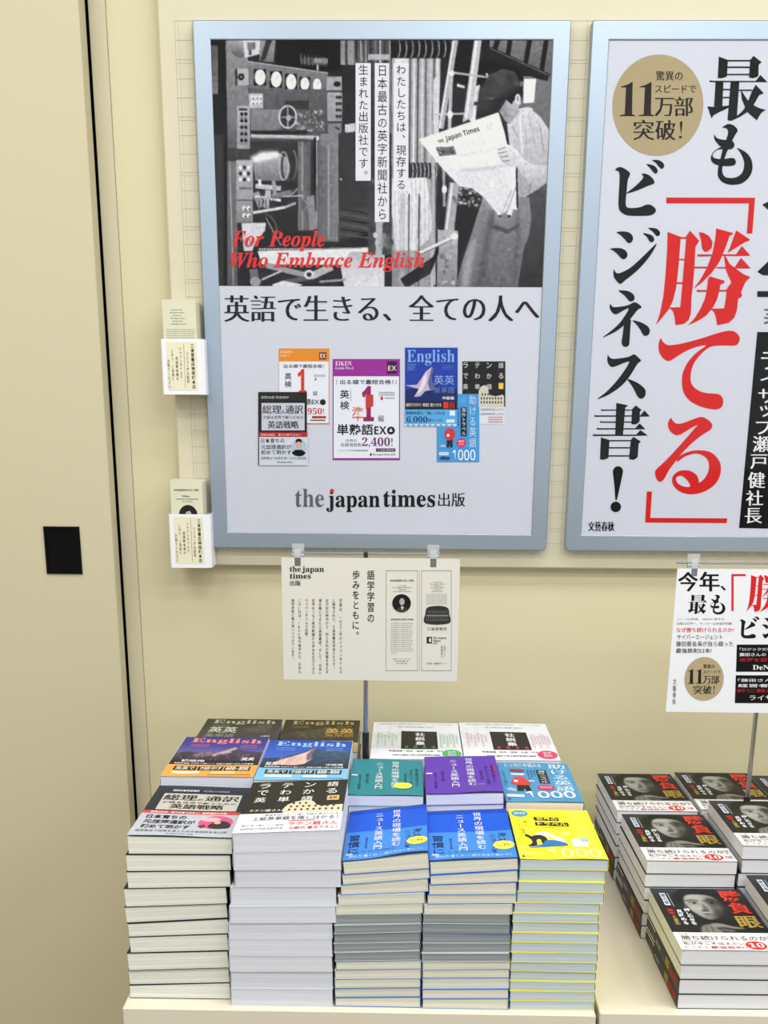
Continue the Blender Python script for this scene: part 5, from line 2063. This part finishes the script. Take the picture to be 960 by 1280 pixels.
def art_white(kind):
    ac = (70, 176, 90) if kind == '2024' else (214, 60, 110)
    tint = (176, 214, 184) if kind == '2024' else (226, 180, 200)

    def f(t, s):
        p = Print(s, .45, .2, seg=8)
        p.rect(0, 0, 1, 1, (228, 229, 236), 0)
        p.rect(.33, .26, .74, .74, (20, 20, 22), 1)
        p.text('社', .49, .30, .60, .40, WHT, 2, off=.024)
        p.text('説', .49, .42, .60, .52, WHT, 2, off=.024)
        p.text('集', .49, .54, .60, .64, WHT, 2, off=.024)
        p.text(kind[0], .37, .66, .41, .72, ac, 2, 'ss')
        p.text(kind[1], .47, .66, .51, .72, ac, 2, 'ss')
        p.text(kind[2], .57, .66, .61, .72, ac, 2, 'ss')
        p.text(kind[3], .67, .66, .71, .72, ac, 2, 'ss')
        p.text('THE JAPAN TIMES EDITORIALS', .08, .04, .62, .07, (140, 142, 150), 1, 'sb')
        p.text('ジャパンタイムズ社説', .70, .035, .92, .07, (120, 122, 130), 1)
        p.text('一年の論点を英語で読む', .25, .12, .72, .16, (140, 142, 150), 1)
        for k in range(6):
            p.vtext('論説英語学習', .07+k*.04, .30+(k % 3)*.03, .66-(k % 2)*.1, .03, tint, 1)
            p.vtext('時事問題読解', .78+k*.036, .30+(k % 3)*.03, .70-(k % 2)*.1, .03, tint, 1)
        p.text('時事英語・政治・経済・社会・文化', .20, .78, .80, .82, (60, 62, 70), 1, off=.012)
        p.text('対訳と語注で学ぶ英字新聞の論説', .24, .88, .76, .92, (60, 62, 70), 1, off=.012)
        p.ell(.885, .865, .105, .105, ac, 2)
        p.text('音声', .84, .80, .93, .86, WHT, 3)
        p.text('無料', .84, .87, .93, .93, WHT, 3)
        p.build('cover_print', t)
    return f


def portrait():
    c = Canvas(118, 96, 26)
    c.rect(0, 0, 118, 96, (30, 31, 32), v2=(20, 20, 20))
    c.rect(0, 0, 118, 18, (50, 56, 60), .7, soft=6)
    c.poly(smooth_loop([(30, 72), (40, 84), (30, 96), (104, 96), (92, 84), (76, 66)], 4), (12, 12, 13), soft=1.5)
    # face: lit from the left, right side falling into the dark
    c.warp = lambda p: (49+(p[0]-49)*1.2, p[1])
    F = smooth_loop([(37, 18), (46, 12), (60, 12), (71, 19), (75, 36), (73, 50), (66, 62), (58, 68), (51, 67), (44, 58), (38, 42)], 5)
    c.poly(F, (150, 148, 143), soft=1)
    c.ell(49, 19, 10, 5, (170, 168, 163), .8, soft=3)
    c.ell(45, 44, 5, 7, (168, 166, 160), .7, soft=2)
    c.poly(smooth_loop([(62, 22), (76, 26), (80, 44), (74, 60), (62, 70), (57, 64), (63, 50)], 4), (30, 29, 28), .8, soft=3)
    c.ell(56, 63, 7, 3, (104, 100, 96), .8, soft=1.5)
    c.ell(69, 42, 4, 6, (112, 110, 106), .6, soft=2)
    # hair
    c.poly(smooth_loop([(30, 34), (29, 16), (40, 3), (60, -4), (78, 4), (84, 22), (82, 36), (77, 34), (72, 20), (60, 14), (47, 14), (40, 20), (36, 34)], 5), (7, 7, 8), soft=.9)
    # brows, lids, eyes
    for (x, y, w, br) in ((46.5, 33, 6.5, 168), (64.5, 33, 6, 104)):
        c.poly([(x-w-1, y-5), (x, y-7.6), (x+w, y-6), (x+w, y-4.6), (x, y-5.8), (x-w-1, y-3.6)], 22, .95, soft=.4)
        c.ell(x, y, w*.8, 3.2, 62, .55, soft=1)
        c.ell(x, y+.2, w*.66, 1.7, br)
        c.ell(x+1, y, 2.1, 1.9, (8, 8, 8))
        c.line((x-w*.75, y-1.4), (x+w*.75, y-1.6), 1.2, 18)
    c.poly([(55.5, 33), (59, 47), (56, 51), (50.5, 49.5), (54, 44)], (76, 74, 70), .8, soft=.9)
    c.ell(50.5, 46, 2, 3.4, (176, 174, 168), .7, soft=.8)
    c.line((50.5, 50.6), (58, 50.6), 1.7, 34)
    c.poly([(48.5, 57.4), (54, 56), (61, 57.2), (55, 58.8)], 46, .95, soft=.4)
    c.ell(55, 60.4, 4, 1.1, (118, 110, 106), .7, soft=.6)
    c.ell(37, 43, 2.4, 5, (88, 86, 82), .9, soft=.8)
    c.warp = lambda p: p
    # hand raised to the chin: back of the hand, thumb, two bent fingers
    c.poly(smooth_loop([(37, 96), (37, 88), (42, 81), (49, 79), (56, 83), (60, 90), (60, 96)], 4), (118, 114, 108), soft=1)
    c.poly(smooth_loop([(49, 81), (56, 76), (66, 77), (76, 82), (88, 85), (89, 87.5), (76, 87), (66, 84), (58, 85)], 4), (132, 128, 121), soft=.8)
    c.poly(smooth_loop([(56, 87), (64, 85), (73, 88), (78, 92), (72, 94), (62, 92)], 4), (92, 88, 83), soft=.8)
    c.line((45, 82), (43, 94), 1.2, 60)
    c.line((51, 81), (51, 94), 1.4, 44)
    c.line((57, 86.4), (74, 88), 1.4, 22)
    c.blur(.55)
    return c


PORTRAIT = portrait()


def art_eye(t, s):
    picture('portrait_picture', PORTRAIT, s, .004, .003, .996, .735, 1, t, .45, .2)['label'] = 'dark picture of a man with hand at his chin'
    p = Print(s, .45, .2)
    p.text('勝', .72, .04, .955, .225, (214, 50, 36), 2, off=.016, smear=.05)
    p.text('負', .745, .245, .955, .43, (206, 46, 34), 2, off=.018, smear=.05)
    p.text('眼', .735, .47, .965, .66, (166, 138, 60), 2, off=.014, smear=.04)
    p.build('title_lettering', t, 'red and gold title lettering')
    p = Print(s, .45, .2)
    p.rect(.075, .09, .135, .30, (222, 226, 232), 2)
    p.vtext('藤田晋', .105, .10, .29, .05, (60, 90, 130), 3, off=.01)
    p.rect(.16, .09, .165, .32, (200, 200, 200), 2)
    p.vtext('押し引きを', .275, .35, .62, .065, WHT, 2, off=.02)
    p.vtext('見極める', .19, .37, .62, .065, WHT, 2, off=.02)
    p.vtext('思考', .10, .36, .46, .075, (196, 40, 40), 2, off=.02)
    p.vtext('と直感', .105, .47, .62, .055, (190, 160, 70), 2, off=.02)
    p.build('side_lettering', t)
    p = Print(s, .45, .2, seg=10)
    p.rect(0, .735, 1, 1, (228, 227, 228), 1)
    p.text('なぜ', .05, .75, .15, .775, (120, 112, 90), 2)
    p.text('勝ち続けられるのか？', .06, .785, .97, .855, (96, 92, 80), 2, off=.004, smear=.03)
    p.rect(.05, .872, .38, .877, (60, 60, 60), 2)
    p.text('私が今こそ伝えたい', .05, .885, .66, .925, (70, 66, 66), 2, off=.006)
    p.text('ビジネス', .05, .94, .28, .98, (190, 90, 90), 2)
    p.text('最強鉄則！', .30, .94, .66, .98, (206, 50, 50), 2, off=.012)
    p.ell(.765, .925, .105, .062, (206, 46, 44), 2)
    p.text('10', .69, .893, .84, .957, (240, 232, 230), 3, 'sb')
    p.text('万部', .89, .90, .97, .95, (206, 50, 50), 2, off=.01)
    p.build('paper_band', t, 'white paper band with red disc')


def spine_eye(p):
    p.rect(.0, .06, .27, .94, (222, 221, 220), 1)
    p.text('勝負眼', .03, .30, .17, .50, (110, 100, 96), 2)
    p.rect(.19, .25, .25, .75, (96, 90, 88), 2)
    p.text('勝', .86, .18, .97, .82, (176, 40, 36), 1, off=.02)
    p.text('負', .74, .18, .85, .82, (176, 40, 36), 1, off=.02)
    p.text('眼', .62, .18, .73, .82, (176, 152, 70), 1, off=.02)
    p.text('藤田晋', .32, .35, .46, .65, (190, 190, 186), 1)


# ---- front row, left table ---------------------------------------------------
G = 'books in the %s'
X = [(-332.7, -206.4), (-335.1, -208.1), (-335.5, -209.3), (-339.8, -214), (-341.2, -215.3), (-338.6, -214), (-337.8, -215.2), (-341.1, -215), (-341.6, -215.3), (-342.8, -216)]
ZL = solve_z(mm([219.1, 195.5, 173.1, 150.5, 125.4, 103.9, 85.5, 63.6, 39.1, 18.3, 0]))
ZR = solve_z(mm([217.6, 197, 176.5, 154.7, 132.3, 112.6, 92.1, 69.2, 45.6, 23.7, 0]))
# books with the thin ink-dark covers
pile('a', [(a/1000, b/1000) for a, b in X], ZL, ZR, 1.262, .188, (34, 38, 48), 'cream', 'the front pile at the left end of the left table', G % 'front left pile', 'R', art=art_minister,
     curl=(.0030, .0006, .12), topname='navy and silver book with pink oval, topping the front left pile')
X = [(-203, -74.8), (-204.3, -74.5), (-202.1, -74.1), (-208.6, -80.5), (-210.4, -81.1), (-212.6, -85.2), (-213.2, -85.5), (-213, -85.7), (-214.8, -85.8), (-215.8, -85.8)]
X = [(max(a, -203.6 if i < 3 else -212.5), b) for i, (a, b) in enumerate(X)]
ZL = solve_z(mm([228.9, 204.8, 182.1, 159.1, 135.4, 112.6, 92.1, 68.5, 46.9, 23.7, 0]))
ZR = solve_z(mm([235.2, 210.2, 184.5, 161.6, 137.9, 115.1, 94.2, 70.3, 49.2, 24.9, 0]))
pile('b', [(a/1000, b/1000) for a, b in X], ZL, ZR, 1.25, .188, (222, 222, 230), 'white', 'the front pile of thick white-edged books, second from the left', G % 'front pile of thick white-edged books', 'L', art=art_latin,
     covers=[(206, 208, 216)]*2+[(206, 208, 216)]*8, curl=(.0002, .0, .0), topname='black book with pale arena picture and white band, on the thick white pile')
X = [(-72.1, 31.1), (-74.1, 31.3), (-76.1, 30.1), (-79.1, 26), (-82.1, 23.8), (-83.1, 22.1), (-84.2, 21.8), (-83.8, 21.5), (-84.4, 21.2), (-83.5, 20.9), (-82.6, 22.6), (-83.6, 22.8), (-84.2, 22.5), (-83.8, 22.7), (-83.4, 22.9)]
ZL = solve_z(mm([192.8, 177, 163.8, 150.1, 137.8, 125.8, 112.3, 100.2, 86.9, 74.8, 62.9, 51, 38.7, 25.4, 12.1, 0]))
ZR = solve_z(mm([206.6, 186.7, 174, 156.3, 142.6, 129.5, 115.9, 104.7, 90.6, 79.3, 66.3, 54.1, 41.7, 28.5, 15.2, 0]))
pgs = ['warm']*5+['grey']*5+['warm']*5
BLU = (38, 104, 206)
cvs = [BLU, (120, 160, 214), BLU, (206, 210, 214), (206, 210, 214), (198, 202, 208), (198, 202, 208), (198, 202, 208), (198, 202, 208), (198, 202, 208), (96, 130, 196), (206, 210, 214), BLU, (96, 130, 196), BLU]
pile('c', [(a/1000+.0005, b/1000) for a, b in X], ZL, ZR, 1.25, .173, BLU, pgs, 'the left one of the two front blue-cover piles', G % 'left blue-cover pile', 'R', art=art_news((30, 96, 206), (14, 34, 96), (58, 132, 214), 'blue'),
     covers=cvs, curl=(.0042, .0010, -.25), topname='blue news book with yellow ellipse, on the left of the two blue piles')
X = [(32.1, 136.8), (31.8, 136.4), (31.3, 135.9), (28.9, 136), (25.3, 132.1), (24.5, 128.8), (24.2, 130.2), (23.9, 130.2), (24.1, 131.2), (23.8, 130.8), (24, 131.7), (24.8, 131.7), (24.7, 131.7), (25.2, 131.5), (25.4, 131.3)]
ZL = solve_z(mm([195.4, 178.9, 166.4, 153.2, 140.6, 127.9, 114.8, 101.4, 88.6, 75.7, 64.5, 52.2, 40.1, 26.4, 13, 0]))
ZR = solve_z(mm([202.1, 187.2, 171.7, 156, 142.9, 129.6, 116, 102.6, 90.2, 77.9, 66.6, 55.1, 42.6, 28.8, 15.5, 0]))
pgs = ['warm']*5+['grey']*5+['warm']*5
cvs = [BLU, BLU, (120, 160, 214), BLU, (206, 210, 214), (206, 210, 214), BLU, (198, 202, 208), (198, 202, 208), (198, 202, 208), (198, 202, 208), BLU, (206, 210, 214), BLU, (120, 160, 214)]
pile('d', [(a/1000, b/1000) for a, b in X], ZL, ZR, 1.25, .173, BLU, pgs, 'the right one of the two front blue-cover piles', G % 'right blue-cover pile', 'R', art=art_news((30, 96, 206), (14, 34, 96), (58, 132, 214), 'blue'),
     covers=cvs, curl=(.0036, .0010, .1), topname='blue news book with yellow ellipse, on the right of the two blue piles')
X = [(138.5, 243.2), (138.1, 240.7), (137.6, 240.5), (136.8, 240.8), (133.5, 235.9), (132.4, 235.7), (132.4, 236), (132.5, 236.8), (132.6, 237.1), (133, 237.3), (133, 237.6), (133, 237.6), (133, 237.6), (132.8, 237.4), (133, 237.2)]
ZL = solve_z(mm([201.1, 187.9, 173.2, 159.7, 145.1, 131.9, 119.7, 106.2, 92.5, 79, 66, 53, 39.8, 26.2, 12.8, 0]))
YEL = (240, 232, 60)
pile('e', [(a/1000, b/1000) for a, b in X], ZL, ZL, 1.25, .173, YEL, 'pale', 'the yellow-cover pile at the right end of the left table', G % 'yellow-cover pile', 'R', art=art_thousand('yellow'),
     covers=[YEL, (226, 226, 150), YEL, YEL, (236, 232, 120)]*3, curl=(.0022, .0006, -.2), topname='yellow book with lounging figure, topping the front right pile of the left table')


def simple_pile(x0, w, y0, d, ztop, n, cover, page, what, group, spine, art, curl, topname, wedge=0.0, yaw=0.0, jx=.0012, sp_fn=None, sp_low=0, sp_cover=None, ztr=None, covers=None):
    t_ = ztop/n
    for i in range(n):
        z0 = ztop-t_*(i+1)
        jit = 0 if i == 0 else random.uniform(-jx, jx)
        wd = wedge*(n-1-i)/max(1, n-1)
        wd1 = wedge*(n-i)/max(1, n)
        sp, cv, sf_ = spine, cover, None
        if sp_fn and i >= n-sp_low:
            sp, sf_ = ('L' if spine == 'R' else 'R'), sp_fn
        lab = topname if i == 0 else '%s book down in %s' % (ORD[i], what)
        t, s = book('book', x0+jit, x0+w+jit, y0+(0 if i == 0 else random.uniform(-.001, .0012)), d, z0+.0002, z0+wd*(n-1-i)/n+.0002, t_-.0003, t_+wedge/n-.0003, yaw if i == 0 else yaw+random.uniform(-.004, .004), sp,
                    cm(covers[i] if covers else cv), PG[page], lab, group, curl=curl if i == 0 else 'none', spine_print=sf_)
        if i == 0:
            art(t, s)


# ---- middle row, left table ----------------------------------------------------
simple_pile(-.3325, .127, 1.4525, .188, .231, 11, (236, 170, 90), 'white', 'the middle-row pile topped by the orange-banded mountain book', G % 'pile under the orange-banded mountain book', 'L', art_english('orange'),
            (.0012, .0002, 0), 'blue mountain book with orange band and coral title', covers=[(214, 214, 220)]+[(70, 70, 110)]*10)
simple_pile(-.2045, .126, 1.4475, .188, .229, 11, (120, 180, 220), 'white', 'the middle-row pile topped by the light-blue-banded mountain book', G % 'pile under the light-blue-banded mountain book', 'L', art_english('blue'),
            (.0014, .0002, 0), 'blue mountain book with light blue band and pale blue title', covers=[(214, 214, 220)]+[(40, 70, 130)]*10)
simple_pile(-.0765, .102, 1.4285, .160, .2155, 14, (46, 128, 140), 'white', 'the middle-row pile topped by the teal book', G % 'pile under the teal book', 'R', art_news((36, 128, 140), (18, 66, 90), (60, 146, 158), 'teal'),
            (.0020, .0010, -.1), 'teal news book with yellow ellipse behind the blue books', covers=[(36, 128, 140)]+[(150, 190, 200)]*13)
simple_pile(.0290, .104, 1.4285, .168, .2175, 14, (90, 50, 170), 'white', 'the middle-row pile topped by the purple book', G % 'pile under the purple book', 'R', art_news((92, 50, 170), (50, 24, 110), (104, 64, 184), 'purple'),
            (.0034, .0010, -.2), 'purple news book with white vertical title behind the blue books', wedge=.004, covers=[(92, 50, 170)]+[(160, 150, 210)]*13)
simple_pile(.1360, .104, 1.4285, .172, .209, 14, (60, 130, 180), 'pink', 'the middle-row pile topped by the sky-blue book', G % 'pile under the sky-blue book', 'R', art_thousand('blue'),
            (.0016, .0004, -.1), 'sky-blue book with figure in a red sweater and white number', covers=[(60, 130, 180)]+[(226, 212, 200)]*13)
# ---- back row, left table ------------------------------------------------------
simple_pile(-.3345, .127, 1.6530, .188, .204, 10, (60, 60, 56), 'white', 'the back-row pile topped by the dark grey mountain book', G % 'pile under the dark grey mountain book', 'L', art_english('grey'),
            (.0004, 0, 0), 'dark grey mountain book with faded title at the back left')
simple_pile(-.2000, .1255, 1.6530, .180, .206, 10, (40, 36, 26), 'white', 'the back-row pile topped by the black and gold mountain book', G % 'pile under the black and gold mountain book', 'L', art_english('gold'),
            (.0004, 0, 0), 'black and gold mountain book with gold characters at the back', yaw=.015)
simple_pile(-.0520, .1390, 1.6080, .200, .2105, 9, (214, 214, 222), 'white', 'the back-row pile of wide white books with the green ellipse', G % 'wide white pile with the green ellipse', 'L', art_white('2024'),
            (.0006, .0, 0), 'wide white book with black square and green ellipse', covers=[(222, 222, 228)]*9)
simple_pile(.0890, .1430, 1.6080, .203, .2105, 9, (214, 214, 222), 'white', 'the back-row pile of wide white books with the pink ellipse', G % 'wide white pile with the pink ellipse', 'L', art_white('2025'),
            (.0006, .0, 0), 'wide white book with black square and pink ellipse', covers=[(222, 222, 228)]*9)
# ---- right table ----------------------------------------------------------------
BLK = (26, 25, 24)
rows = (('front', 1.258), ('middle', 1.4495), ('back', 1.6520))
cols = (('left', .3400), ('centre', .4695), ('right', .6000))
hts = {('left', 'front'): (.0810, 4), ('left', 'middle'): (.1185, 6), ('left', 'back'): (.1165, 6), ('centre', 'front'): (.1025, 5), ('centre', 'middle'): (.1420, 7), ('centre', 'back'): (.1200, 6),
       ('right', 'front'): (.1020, 5), ('right', 'middle'): (.1200, 6), ('right', 'back'): (.1160, 6)}
for cn, x0 in cols:
    for rn, y0 in rows:
        h, n = hts[cn, rn]
        xx = x0-(.0065 if rn == 'middle' else .0115 if rn == 'back' else 0)
        simple_pile(xx, .1245, y0, .184, h, n, BLK, 'plain', 'the %s %s pile of the right table' % (rn, cn), G % ('%s %s pile of black books' % (rn, cn)), 'R', art_eye,
                    (.0005, .0004, 0), 'black red-and-gold titled book topping the %s %s pile of the right table' % (rn, cn), yaw=.012 if cn == 'left' else .006,
                    sp_fn=spine_eye if cn == 'left' else None, sp_low=2, jx=.0016)
